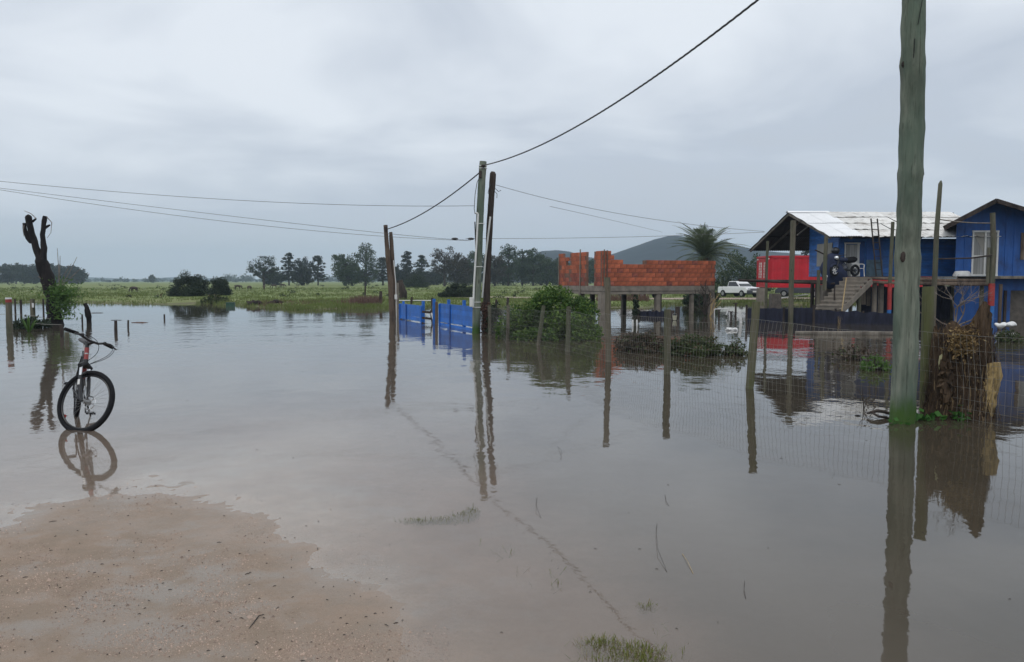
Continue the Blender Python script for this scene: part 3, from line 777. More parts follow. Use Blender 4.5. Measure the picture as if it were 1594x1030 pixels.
# doorway with two white jambs and a half open glazed leaf
dr = obj('door', MB().box(((wd0 + wd1) / 2 - .1, HF - .0, (FLZ + 3.22) / 2), (wd1 - wd0 - .3, .05, 3.22 - FLZ)), GLASSGREY, h1, smooth=False)
fm = MB()
for x in (wd0 + .03, (wd0 + wd1) / 2 + .12, wd1 - .28): fm.box((x, HF - .035, (FLZ + 3.25) / 2), (.055, .05, 3.25 - FLZ))
fm.box(((wd0 + wd1) / 2 - .12, HF - .035, 3.28), (wd1 - wd0 - .2, .05, .06))
obj('door_frame', fm, WHITE, dr, smooth=False, bevel=.005)
obj('panel', MB().box((xat(1360, HF), HF - .012, (zat(404, HF) + zat(373, HF)) / 2), (.72, .03, zat(373, HF) - zat(404, HF))), NAVY, h1, smooth=False, label='dark blue blank panel beside the door')
obj('panel', MB().box((xat(1360, HF), HF - .014, (zat(404, HF) + FLZ) / 2), (.70, .03, zat(404, HF) - FLZ - .01)), plain('faded_blue_board', (.09, .15, .20), .7), h1, smooth=False, label='faded grey blue board below the dark panel')
wn = obj('window', MB().box(((wn0 + wn1) / 2, HF + .02, (2.55 + 3.28) / 2), (wn1 - wn0, .02, .73)), GLASSDARK, h1, smooth=False)
fm = MB(); fm.box(((wn0 + wn1) / 2, HF - .01, 2.55), (wn1 - wn0 + .06, .07, .05)); fm.box((wn0, HF - .01, 2.92), (.04, .06, .69)); fm.box((wn1, HF - .01, 2.92), (.04, .06, .69))
obj('sill', fm, WHITE, wn, smooth=False)
# roof: overlapping corrugated sheets, new and bright over the porch, weathered beyond
def sheet(x0, x1, ya, yb, mat_, lift=0.0, skew=0.0, x0b=None, x1b=None, par=h1, zf=roof_z, amp=0.016, per=0.105):
    n = max(8, int((x1 - x0) / per * 4)); vs_ = []; nr = 5
    x0b = x0 if x0b is None else x0b; x1b = x1 if x1b is None else x1b
    for r in range(nr):
        f_ = r / (nr - 1); y = ya + (yb - ya) * f_
        for k in range(n + 1):
            g = k / n; xa = x0 + (x1 - x0) * g; xb_ = x0b + (x1b - x0b) * g
            x = xa + (xb_ - xa) * f_
            vs_.append((x, y, zf(y) + lift + amp * math.sin(x / per * 2 * math.pi) + skew * (1 - f_) * (0.5 + 0.5 * math.sin(k * 0.7 + x0 * 9))))
    m2_ = MB(); fs_ = [(r * (n + 1) + k, r * (n + 1) + k + 1, (r + 1) * (n + 1) + k + 1, (r + 1) * (n + 1) + k) for r in range(nr - 1) for k in range(n)]
    m2_.add(vs_, fs_)
    nv = len(vs_); m2_.add([(p[0], p[1], p[2] - .006) for p in vs_], [tuple(reversed(f)) for f in fs_])
    return obj('roof_sheet', m2_, mat_, par, smooth=True)
xl = lambda y: 13.2 + (12.35 - 13.2) * (y - 33) / 8.5
nd = 14.62
for k in range(2):
    f0, f1 = k / 2, (k + 1) / 2 + .03
    a0 = xl(33); sheet(a0 + (nd - a0) * f0, a0 + (nd - a0) * f1, 33.0, 35.1, NEWROOF, 0.03 + .012 * k, x0b=xl(35.1) + (nd - xl(35.1)) * f0, x1b=xl(35.1) + (nd - xl(35.1)) * f1)
    a0 = xl(35.0); sheet(a0 + (nd - a0) * f0, a0 + (nd - a0) * f1, 35.0, 37.05, NEWROOF, 0.05 + .012 * k, x0b=xl(37) + (nd - .1 - xl(37)) * f0, x1b=xl(37) + (nd - .1 - xl(37)) * f1)
x = nd - .1; k = 0
while x < 20.1:
    w = .86
    for r, (ya, yb) in enumerate(((33.0, 34.1), (34.0, 35.1), (35.0, 36.1), (36.0, 37.05))):
        sheet(x + rnd.uniform(-.05, .05), x + w + rnd.uniform(-.05, .05), ya - rnd.uniform(0, .12), yb, OLDROOF, 0.01 + .016 * r + rnd.uniform(0, .02), skew=rnd.uniform(.0, .045), amp=.006, per=.17)
    x += w - .04; k += 1
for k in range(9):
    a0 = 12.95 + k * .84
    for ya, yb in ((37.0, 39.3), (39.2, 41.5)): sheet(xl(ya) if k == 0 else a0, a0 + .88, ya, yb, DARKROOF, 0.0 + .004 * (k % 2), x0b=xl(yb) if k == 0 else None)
rc = MB(); rc.add([(xl(37) - .02, 36.8, rz_ + .0), (xl(37) - .02, 37.0, rz_ + .09), (xl(37) - .02, 37.2, rz_ + .0), (14.7, 36.8, rz_), (14.7, 37.0, rz_ + .09), (14.7, 37.2, rz_)], [(0, 3, 4, 1), (1, 4, 5, 2)])
obj('ridge_cap', rc, NEWROOF, h1, smooth=False)
ra = MB()
for xx in (0.08, 0.95):
    ra.beam((xl(33) + xx, 33.1, roof_z(33.1) - .07), (xl(37) + xx, 37, roof_z(37) - .07), .06, .09); ra.beam((xl(37) + xx, 37, roof_z(37) - .07), (xl(41.4) + xx, 41.4, roof_z(41.4) - .07), .06, .09)
obj('rafter', ra, GREYWOOD, h1, smooth=False)
pu = MB()
for y in (33.15, 34.4, 35.7, 38.2, 39.6, 41.2): pu.beam((xl(y) + .02, y, roof_z(y) - .045), (20.0, y, roof_z(y) - .045), .05, .05)
obj('purlin', pu, DARKWOOD, h1, smooth=False)
# deck, logs and boards
dk = MB()
DZ = FLZ - .02
for px0, px1, y in ((1345, 1600, 32.6),):
    pass
xd0, xd1 = xat(1352, 32.6), xat(1488, 32.6)
for k in range(13):
    y = 32.6 + k * .15
    o = obj('deck_board', MB().box(((xd0 + xd1) / 2 + rnd.uniform(-.06, .06), y, DZ - .02 + rnd.uniform(-.004, .004)), (xd1 - xd0, .135, .035)), GREYWOOD, h1, smooth=False)
xp0 = 12.75
for k in range(10):
    y = 33.2 + k * .46
    obj('deck_board', MB().box(((xp0 + xd0) / 2 + 1.0, y, DZ - .14 - .02), (xd0 - xp0 - 2.0, .44, .04)), DARKWOOD, h1, smooth=False)
obj('porch_beam', MB().tube([(xat(1152, 33.4), 33.6, zat(436, 33.4)), (xat(1215, 33.1), 33.2, zat(438.5, 33.1)), (xat(1300, 32.9), 32.95, zat(441, 32.9))], .055, 8), DARKWOOD, h1)
obj('porch_beam', MB().tube([(xat(1165, 33.2), 33.4, zat(436.5, 33.2)), (xat(1290, 33.3), 33.1, zat(437.5, 33.2))], .05, 8), DARKWOOD, h1)
for (p0, p1, py0, py1, r_) in ((1346, 1418, 432.5, 434, .06), (1395, 1548, 434, 436.5, .065), (1430, 1546, 440.5, 441.5, .085), (1346, 1400, 437.5, 440.5, .06)):
    obj('log_beam', MB().tube([(xat(p0, 32.45), 32.45, zat(py0, 32.45)), (xat((p0 + p1) / 2, 32.4), 32.42, zat((py0 + py1) / 2 + .4, 32.42)), (xat(p1, 32.4), 32.4, zat(py1, 32.4))], r_, 9, wob=.3), LOG, h1)
for px in (1356, 1364, 1374, 1412, 1437, 1470):
    pass
for (px, Y, t_, mat_, r_, name) in ((1362, 33.0, 437, CONC, .10, 'stilt'), (1372, 33.4, 437, CONC, .11, 'stilt'), (1338, 32.2, 456, POST, .09, 'stilt'), (1325, 32.0, 462, POST, .08, 'stilt'),
                              (1529, 32.6, 441, POST, .09, 'stilt'), (1558, 32.7, 442, BROWNPOLE, .07, 'stilt'), (1272, 33.8, 440, DARKWOOD, .08, 'stilt'), (1440, 34.2, 441, DARKWOOD, .09, 'stilt'), (1484, 34.2, 441, POST, .08, 'stilt'), (1460, 38.5, 441, DARKWOOD, .09, 'stilt'), (1400, 38.5, 441, DARKWOOD, .09, 'stilt'), (1310, 38.5, 441, DARKWOOD, .09, 'stilt'), (1265, 38.6, 441, DARKWOOD, .09, 'stilt')):
    x = xat(px, Y); zt = zat(t_, Y)
    obj(name, MB().tube([(x, Y, -.6), (x, Y, zt)], r_, 8, wob=.2, seed=px), mat_, h1)
for k, (px, Y) in enumerate(((1385.5, 31.9), (1544, 32.0))):
    x = xat(px, Y); w = .075 if k == 0 else .11
    zt = (zat(345, Y), zat(331, Y))[k]; zr = zat(441, Y); zb = (zat(482, Y), zat(476, Y))[k]
    po = obj('porch_post', MB().tube([(x, Y, zr), (x + .02, Y, (zr + zt) / 2), (x + .04 - .12 * k, Y, zt)], [w, w * .95, w * .9], 8, wob=.2, seed=k), POST, h1, label=('post rising beside the dark window', 'tall post in front of the white door')[k])
    obj('red_painted_base', MB().tube([(x, Y, zb), (x, Y, zr)], w * 1.12, 10), REDPOST, po)
    obj('blue_painted_foot', MB().tube([(x, Y, -.55), (x, Y, zb)], w * 1.15, 10), BLUEPOST, po)
    if k == 1: obj('side_stake', MB().tube([(x - .18, Y, zr), (x - .17, Y, zat(385, Y))], .06, 7, wob=.2), POST, po)
for (px, Y, t_, b2, r_, lab) in ((1193, 34.5, 375, 470, .06, 'thin pale post at the back left corner of the porch'), (1232, 31.0, 343, 504, .105, 'thick dark post under the porch gable'), (1283.5, 32.4, 368, 452, .085, 'porch post at the eave corner'), (1274, 31.6, 424, 486, .07, 'short grey post near the foot of the stairs')):
    x = xat(px, Y); obj('porch_post', MB().tube([(x, Y, -.5 if b2 > 465 else zat(b2, Y)), (x, Y, zat(420, Y)), (x + .02, Y, zat(t_, Y))], r_, 8, wob=.2, seed=px), POST, h1, label=lab)
obj('porch_brace', MB().beam((xat(1268, 33.0), 33.0, zat(389, 33)), (xat(1294, 33.6), 33.6, zat(401, 33.6)), .045), DARKWOOD, h1, smooth=False)
obj('gable_brace', MB().beam((xat(1239, 36.6), 36.6, zat(366, 36.6)), (xat(1262, 37), 37, zat(348, 37)), .05), GREYWOOD, h1, smooth=False)
pi = MB().box((xat(1297, 33.4), 33.7, (zat(443, 33.4) - .4) / 2), (.78, .6, zat(443, 33.4) + .4)); obj('concrete_pier', pi, CONC, h1, smooth=False, bevel=.03)
# dark sheet added so the space under the floor reads as shade
sk = MB(); pts = [(1350, 486, 474), (1385, 480, 472), (1400, 478, 470), (1480, 486, 450)]
vs_ = []
for k in range(25):
    f_ = k / 24; px = 1335 + (1484 - 1335) * f_; Y = 35.2 + .12 * math.sin(k * 1.3)
    vs_ += [(xat(px, Y), Y, -.4), (xat(px, Y), Y, zat(447 - 4 * f_ + 2 * math.sin(k * .9), Y))]
sk.add(vs_, [(2 * k, 2 * k + 2, 2 * k + 3, 2 * k + 1) for k in range(24)]); sk.add([(p[0], p[1] + .02, p[2]) for p in vs_], [(2 * k + 1, 2 * k + 3, 2 * k + 2, 2 * k) for k in range(24)])
obj('underfloor_shade_sheet', sk, FABRIC, h1)
for k, (p0, p1) in enumerate(((1333, 1340), (1341.5, 1349), (1350, 1356))):
    Y = 33.2 + .1 * k; x0, x1 = xat(p0, Y), xat(p1, Y); zt, zb = zat(438, Y), zat(472 + 2 * k, Y); n = 13; vs_ = []
    for i in range(n):
        x = x0 + (x1 - x0) * i / (n - 1); y = Y + .025 * math.sin(i * 1.6); vs_ += [(x, y, zb), (x, y, zt), (x, y + .012, zb), (x, y + .012, zt)]
    sh = MB().add(vs_, [(4 * i, 4 * i + 4, 4 * i + 5, 4 * i + 1) for i in range(n - 1)] + [(4 * i + 3, 4 * i + 7, 4 * i + 6, 4 * i + 2) for i in range(n - 1)])
    obj('corrugated_sheet', sh, CONC, h1)
# concrete stairs climbing to the right
st = thing('concrete_stairs', (xat(1285, 31.0), 31.0, 0), 'concrete stairs rising from the flood to the porch deck', 'stairs')
A = Vector((xat(1311, 30.7), 30.7, 0)); Bq = Vector((xat(1356, 32.2), 32.2, 0))
du = Vector((Bq.x - A.x, Bq.y - A.y, 0)); ln = du.length; du.normalize(); sd_ = Vector((-du.y, du.x, 0))
nst = 8; z0 = .58; rise = (DZ - z0) / nst; W_ = 1.05
for k in range(nst):
    c = A + du * (ln * (k + .5) / nst) + sd_ * (W_ / 2)
    obj('step', MB().box((c.x, c.y, z0 + rise * (k + .5) + .02), (ln / nst + .04, W_, .075), rz=math.atan2(du.y, du.x)), CONC, st, smooth=False, bevel=.012)
    c2 = A + du * (ln * (k + .06) / nst) + sd_ * (W_ / 2)
    obj('riser', MB().box((c2.x, c2.y, z0 + rise * k + rise * .1), (.03, W_ - .02, rise * .9), rz=math.atan2(du.y, du.x)), CONC, st, smooth=False)
for s in (0.03, W_ - .03):
    o0 = A + sd_ * s
    obj('stringer', MB().beam((o0.x, o0.y, z0 - .13), (o0.x + du.x * (ln + .1), o0.y + du.y * (ln + .1), DZ - .17), .10, .24), CONC, st, smooth=False, bevel=.01)

# ---------------- right hand blue house
h2 = thing('gabled_house', (19.3, 33, 0), 'dark blue two storey house with a wide low gable and white door', 'house')
Y2 = 33.0; xa = xat(1486, Y2); xb = xa + 8.2; za = zat(348, 32.3); zr2 = zat(309.5, 32.3); xr2 = xat(1539, 32.3)
slL = (zr2 - za) / (xr2 - xat(1467, 32.3)); slR = .30
SH = .56
def g2(x): return zr2 - (xr2 - x) * slL if x < xr2 else zr2 - (x - xr2) * slR
wl = MB()
for (x0, x1) in ((xa, xat(1511, Y2)), (xat(1551.5, Y2), xat(1587, Y2)), (xat(1587, Y2) + 1.3, xb)):
    wl.add([(x0, Y2, FLZ + .02), (x1, Y2, FLZ + .02), (x1, Y2, 2.0 + 1.72), (x0, Y2, 2.0 + 1.72)], [(0, 1, 2, 3)])
xs4 = [xa, xat(1511, Y2), xr2 + SH if xr2 + SH < xat(1551.5, Y2) else xr2, xat(1551.5, Y2), xat(1587, Y2), xat(1587, Y2) + 1.3, xb]
for x0, x1 in zip(xs4[:-1], xs4[1:]): wl.add([(x0, Y2, 3.72), (x1, Y2, 3.72), (x1, Y2, g2(x1 - SH) - .06), (x0, Y2, g2(x0 - SH) - .06)], [(0, 1, 2, 3)])
x0, x1 = xat(1587, Y2), xat(1587, Y2) + 1.3
wl.add([(x0, Y2, FLZ + .02), (x1, Y2, FLZ + .02), (x1, Y2, zat(404, Y2)), (x0, Y2, zat(404, Y2))], [(0, 1, 2, 3)])
wl.add([(x0, Y2, zat(362, Y2)), (x1, Y2, zat(362, Y2)), (x1, Y2, 3.72), (x0, Y2, 3.72)], [(0, 1, 2, 3)])
x0, x1 = xat(1511, Y2), xat(1551.5, Y2)
wl.add([(x0, Y2, zat(359, Y2)), (x1, Y2, zat(359, Y2)), (x1, Y2, 3.72), (x0, Y2, 3.72)], [(0, 1, 2, 3)])
wl.add([(xa, Y2, FLZ), (xa + 7 * SH, Y2 + 7, FLZ), (xa + 7 * SH, Y2 + 7, g2(xa - SH) - .06), (xa, Y2, g2(xa - SH) - .06)], [(3, 2, 1, 0)])
wl.add([(xb, Y2, FLZ), (xb + 7 * SH, Y2 + 7, FLZ), (xb + 7 * SH, Y2 + 7, g2(xb - SH) - .06), (xb, Y2, g2(xb - SH) - .06)], [(0, 1, 2, 3)])
obj('upper_wall', wl, NAVY, h2, smooth=False)
for px in (1500, 1563, 1576):
    obj('cover_strip', MB().box((xat(px, Y2), Y2 - .012, (FLZ + g2(xat(px, Y2) - SH) - .1) / 2), (.045, .02, g2(xat(px, Y2) - SH) - .1 - FLZ)), NAVY, h2, smooth=False)
lw = MB(); lw.add([(xa + .2, Y2 + .35, -.6), (xat(1574, Y2 + .35), Y2 + .35, -.6), (xat(1574, Y2 + .35), Y2 + .35, FLZ - .1), (xa + .2, Y2 + .35, FLZ - .1)], [(0, 1, 2, 3)])
lw.add([(xat(1574, Y2 + .35), Y2 + .35, zat(452, Y2)), (xb, Y2 + .35, zat(452, Y2)), (xb, Y2 + .35, FLZ - .1), (xat(1574, Y2 + .35), Y2 + .35, FLZ - .1)], [(0, 1, 2, 3)])
lw.add([(xa + .2, Y2 + .35, -.6), (xa + .2 + 7 * SH, Y2 + 7, -.6), (xa + .2 + 7 * SH, Y2 + 7, FLZ - .1), (xa + .2, Y2 + .35, FLZ - .1)], [(3, 2, 1, 0)])
obj('lower_wall', lw, NAVY, h2, smooth=False)
dl = obj('shutter_door', MB().box((xat(1574, Y2) + .9, Y2 + .42, (zat(452, Y2) - .5) / 2), (1.8, .06, zat(452, Y2) + .5)), DARKCONC, h2, smooth=False, label='grey lower door')
obj('door_frame', MB().box((xat(1573, Y2), Y2 + .31, (zat(452, Y2) - .5) / 2), (.1, .08, zat(452, Y2) + .5)), DARKWOOD, dl, smooth=False)
obj('floor_edge', MB().box(((xa + xb) / 2 + .7, Y2 - .15, FLZ - .05), (xb - xa - 1.4, .5, .11)), GREYWOOD, h2, smooth=False, bevel=.01)
obj('floor', MB().add([(x + SH * (y - Y2), y, z) for z in (FLZ - .1, FLZ) for x, y in ((xa + .1, Y2 + .1), (xb, Y2 + .1), (xb, Y2 + 7), (xa + .1, Y2 + 7))], [(3, 2, 1, 0), (4, 5, 6, 7), (0, 1, 5, 4), (3, 0, 4, 7)]), DARKWOOD, h2, smooth=False)
# white framed sliding door
x0, x1 = xat(1511, Y2), xat(1551.5, Y2); zt = zat(360, Y2)
dr = obj('door', MB().box(((x0 + x1) / 2, Y2 + .03, (FLZ + zt) / 2 + .02), (x1 - x0 - .04, .02, zt - FLZ - .06)), GLASSGREY, h2, smooth=False)
fm = MB()
for x in (x0 + .03, (x0 + x1) / 2, x1 - .03): fm.box((x, Y2 - .01, (FLZ + zt) / 2 + .02), (.07, .06, zt - FLZ - .02))
for z in (zt, FLZ + .05): fm.box(((x0 + x1) / 2, Y2 - .012, z), (x1 - x0 + .03, .062, .075))
fm.box((x0 + .27, Y2 - .005, FLZ + (zt - FLZ) * .45), (.48, .045, .06))
obj('door_frame', fm, WHITE, dr, smooth=False, bevel=.006)
cu = MB().add([(x0 + .06, Y2 + .012, zt - .06), (x0 + .5, Y2 + .012, zt - .06), (x0 + .5, Y2 + .012, FLZ + (zt - FLZ) * .5), (x0 + .4, Y2 + .014, FLZ + (zt - FLZ) * .62)], [(0, 1, 2, 3)])
obj('curtain', cu, BOARD, dr, smooth=False)
wn = obj('window', MB().box((xat(1587, Y2) + .65, Y2 + .03, (zat(404, Y2) + zat(362, Y2)) / 2), (1.28, .03, zat(362, Y2) - zat(404, Y2))), GLASSGREY, h2, smooth=False)
obj('frame', MB().box((xat(1587, Y2) + .05, Y2 - .01, (zat(404, Y2) + zat(362, Y2)) / 2), (.14, .05, zat(362, Y2) - zat(404, Y2))), LOG, wn, smooth=False)
# roof: two slopes with a deep front verge
for (x0, x1, lab) in ((xat(1466, 32.0), xr2, 'left slope'), (xr2, xb + .6, 'right slope')):
    r_ = MB(); z0, z1 = g2(x0), g2(x1); n = 40; vs_ = []
    for k in range(n + 1):
        y = 32.0 + 8.2 * k / n; dz = .012 * math.sin(k * 1.9)
        q = SH * (y - 32); vs_ += [(x0 + q, y, z0 + dz), (x1 + q, y, z1 + dz), (x0 + q, y, z0 + dz - .03), (x1 + q, y, z1 + dz - .03)]
    r_.add(vs_, [(4 * k, 4 * k + 1, 4 * k + 5, 4 * k + 4) for k in range(n)] + [(4 * k + 2, 4 * k + 6, 4 * k + 7, 4 * k + 3) for k in range(n)] + [(0, 2, 3, 1), (4 * n, 4 * n + 1, 4 * n + 3, 4 * n + 2)])
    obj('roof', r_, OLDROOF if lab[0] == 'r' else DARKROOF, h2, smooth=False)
    obj('bargeboard', MB().beam((x0, 31.98, z0 - .10), (x1, 31.98, z1 - .10), .04, .17), DARKWOOD, h2, smooth=False)
    pu = MB()
    for k in range(5):
        f_ = (k + .3) / 5; x = x0 + (x1 - x0) * f_; pu.beam((x, 32.03, g2(x) - .075), (x + SH * 7.5, 39.5, g2(x) - .075), .05, .08)
    obj('purlin', pu, DARKWOOD, h2, smooth=False)
# tall bare pole, clothes line and rail on the deck
x = xat(1456, 31.6); tp = obj('tall_post', MB().tube([(x - .06, 31.6, -.6), (x - .02, 31.6, 2.0), (xat(1455, 31.6), 31.6, zat(360, 31.6)), (xat(1458.5, 31.6), 31.6, zat(286, 31.6)), (xat(1459.5, 31.6), 31.6, zat(281, 31.6))], [.11, .105, .10, .085, .03], 8, wob=.25), POST)
tag(tp, 'tall bare weathered post rising above the deck between the two houses', 'post')
def sagline(p, q, sag, n=14):
    p, q = Vector(p), Vector(q); return [p.lerp(q, i / n) - Vector((0, 0, sag * 4 * (i / n) * (1 - i / n))) for i in range(n + 1)]
o = obj('clothes_line', MB().tube(sagline((xat(1457, 31.6), 31.6, zat(341, 31.6)), (xat(1543, 32), 32, zat(347, 32)), .05), .022, 5), GREYWOOD); tag(o, 'sagging line strung from the tall bare post toward the white door', 'clothes line')
o = obj('hand_rail', MB().tube([(xat(1453, 31.7), 31.7, zat(403, 31.7)), (xat(1511, 31.9), 31.9, zat(401.5, 31.9)), (xat(1541, 31.95), 31.9, zat(397, 31.9))], .035, 6), DARKWOOD); tag(o, 'thin dark pole rail crossing in front of the white door', 'rail')

# ---------------- things on the porch deck
def ladder():
    t = thing('ladder', (xat(1357, 33.0), 33.1, FLZ), 'slim dark ladder leaning up past the roof edge of the house', 'ladder')
    a = Vector((xat(1362, 32.85), 32.75, FLZ)); b = Vector((xat(1353, 32.97), 32.97, zat(340, 32.97)))
    w = Vector((.26, 0, 0))
    for s in (0, 1): obj('rail', MB().beam(a + w * s, b + w * s, .04, .05), DARKWOOD, t, smooth=False)
    for k in range(1, 9):
        p = a.lerp(b, k / 8.6); obj('rung', MB().tube([p, p + w], .016, 6), DARKWOOD, t)
ladder()
def motorcycle():
    o = Vector((xat(1316, 32.9), 32.95, FLZ - .02))
    t = thing('motorcycle', o, 'dark motorcycle with pale wheel rims parked on the porch deck', 'motorcycle')
    yaw = Matrix.Rotation(R(-158), 4, 'Z')
    X = lambda x, y, z: Vector(o) + (yaw @ Vector((x, y, z))) * .86
    ax = (yaw @ Vector((0, 1, 0)))
    for nm, x in (('rear_wheel', -.62), ('front_wheel', .66)):
        w = obj(nm, MB().torus(X(x, 0, .31), ax, .20, .05, 24, 8), BLACK, t)
        rm = MB().torus(X(x, 0, .31), ax, .16, .022, 24, 6); rm.disc(X(x, 0, .31), ax, .05, .12, 10)
        for k in range(6):
            a = k * math.pi / 3; rm.beam(X(x, 0, .31), X(x + .21 * math.cos(a), 0, .31 + .21 * math.sin(a)), .022)
        obj('rim', rm, PLASTICWHITE if nm == 'front_wheel' else CARDARK, w)
    b = MB(); 
    for s in (-.07, .07): b.tube([X(.66, s, .31), X(.50, s, .74), X(.44, s, .98)], .026, 8)
    obj('fork', b, GLOSSBLACK, t)
    b = MB().tube([X(-.62, 0, .31), X(-.1, 0, .33), X(.25, 0, .42), X(.45, 0, .86), X(.2, 0, .78), X(-.5, 0, .72)], .035, 7); obj('frame', b, GLOSSBLACK, t)
    obj('engine', MB().ball(X(.08, 0, .42), .17, 10, 7, (1, .8, .85)).tube([X(.1, 0, .42), X(.2, 0, .62)], .1, 10), CARDARK, t)
    obj('fuel_tank', MB().ball(X(.22, 0, .82), .2, 12, 8, (1.25, .62, .55)), NAVYCLOTH, t)
    obj('seat', MB().tube([X(.06, 0, .82), X(-.2, 0, .8), X(-.55, 0, .84), X(-.7, 0, .86)], [.09, .13, .13, .06], 8), BLACK, t)
    obj('exhaust', MB().tube([X(.2, -.13, .4), X(0, -.15, .26), X(-.7, -.16, .36)], [.025, .03, .05], 8), STEEL, t)
    obj('handlebar', MB().tube([X(.3, -.36, 1.04), X(.42, -.15, 1.02), X(.42, .15, 1.02), X(.3, .36, 1.04)], .016, 6), GLOSSBLACK, t)
    obj('headlight', MB().ball(X(.55, 0, .9), .1, 10, 6), CHROME, t)
    obj('mudguard', MB().tube([X(.66 + .27 * math.cos(a), 0, .31 + .29 * math.sin(a)) for a in (.5, 1.0, 1.6, 2.2, 2.7)], .05, 6), NAVYCLOTH, t)
motorcycle()
# covered heap with a helmet on it
hp = thing('covered_heap', (xat(1300, 32.9), 33.2, FLZ - .15), 'dark tarpaulin heap topped by a helmet beside the motorcycle', 'heap')
hb = MB().ball((xat(1297, 33.2), 33.2, FLZ + .2), .62, 26, 16, (.84, .70, 1.25))
hb.xf(lambda p: p + Vector((mnoise.noise(p * 3) * .12, mnoise.noise(p * 3 + Vector((9, 0, 0))) * .1, mnoise.noise(p * 2.5) * .1)))
obj('tarpaulin', hb, NAVYCLOTH, hp)
o = obj('helmet', MB().ball((xat(1300, 33.1), 33.15, FLZ + 1.06), .17, 14, 9, (1, 1.1, .95)), GLOSSBLACK); tag(o, 'black helmet resting on the covered heap', 'helmet')
o = obj('lamp', MB().ball((xat(1287.5, 32.5), 32.6, zat(430, 32.5)), .06, 10, 6).tube([(xat(1287.5, 32.5), 32.6, zat(432, 32.5)), (xat(1287.5, 32.5), 32.6, zat(437, 32.5))], .03, 6), PLASTICWHITE); tag(o, 'small round white lamp at the porch edge', 'lamp')
def plastic_chair(px, Y):
    o = Vector((xat(px, Y), Y, FLZ)); t = thing('plastic_chair', o, 'white plastic chair on the deck right of the motorcycle', 'chair')
    X = lambda x, y, z: o + Matrix.Rotation(R(35), 3, 'Z') @ (Vector((x, y, z)) * .82)
    sb_ = MB(); sb_.add([X(x, y, z) for z in (.40, .43) for x, y in ((-.22, -.22), (.22, -.22), (.2, .22), (-.2, .22))], [(3, 2, 1, 0), (4, 5, 6, 7), (0, 1, 5, 4), (1, 2, 6, 5), (2, 3, 7, 6), (3, 0, 4, 7)]); obj('seat', sb_, PLASTICWHITE, t, smooth=False)
    bk = MB(); bk.add([X(x, y, z) for y, dz in ((.20, 0), (.23, 0)) for x, z in ((-.2, .42), (.2, .42), (.23, .86), (-.23, .86))], [(0, 1, 2, 3), (7, 6, 5, 4), (0, 4, 5, 1), (1, 5, 6, 2), (2, 6, 7, 3), (3, 7, 4, 0)]); obj('backrest', bk, PLASTICWHITE, t, smooth=False)
    for x, y in ((-.2, -.2), (.2, -.2), (.19, .2), (-.19, .2)): obj('leg', MB().tube([X(x, y, .41), X(x * 1.15, y * 1.15, 0)], .022, 6), PLASTICWHITE, t)
    for s in (-1, 1): obj('armrest', MB().tube([X(.22 * s, .22, .66), X(.24 * s, -.1, .64), X(.24 * s, -.2, .6), X(.22 * s, -.2, .42)], .022, 6), PLASTICWHITE, t)
plastic_chair(1335, 33.75)
o = obj('basin', MB().tube([(xat(1497, 32.7), 32.7, FLZ + .0), (xat(1497, 32.7), 32.7, FLZ + .05), (xat(1497, 32.7), 32.7, FLZ + .19), (xat(1497, 32.7), 32.7, FLZ + .22)], [.33, .34, .28, .22], 18), PLASTICWHITE); tag(o, 'white upturned basin on the deck before the dark blue wall', 'basin')
br = thing('broom', (xat(1314, 31.2), 31.2, 0), 'broom with a pale wooden handle leaning on the concrete stairs', 'broom')
obj('handle', MB().tube([(xat(1311.5, 30.4), 30.45, .25), (xat(1316.5, 31.0), 30.95, zat(432, 31))], .02, 6), PALEBROWN, br)
v_, q_ = blades(np.array([(xat(1311.5, 30.4) + rnd.uniform(-.12, .12), 30.45 + rnd.uniform(-.03, .03), -.02) for _ in range(60)]), .3, .012, .12); raw_mesh('bristles', v_, q_, PALEBROWN, br)
o = obj('hand_post', MB().tube([(xat(1299.5, 31.5), 31.5, zat(470, 31.5)), (xat(1299.5, 31.5), 31.5, zat(446, 31.5))], .03, 6), DARKWOOD); tag(o, 'short dark upright pole beside the middle of the stairs', 'post')
for k in range(3):
    o = obj('rubble_sack', MB().ball((xat(1560 + k * 14, 26.5), 26.5 + .2 * k, .16), .15, 16, 10, (1.3, .8, .5)).xf(lambda p: p + Vector((0, 0, mnoise.noise(p * 5) * .08))), PLASTICWHITE)
    tag(o, ('leftmost white sack lying at the waterline under the blue house', 'middle white sack lying at the waterline under the blue house', 'rightmost white sack lying at the waterline under the blue house')[k], 'sack', 'white sacks at the waterline')

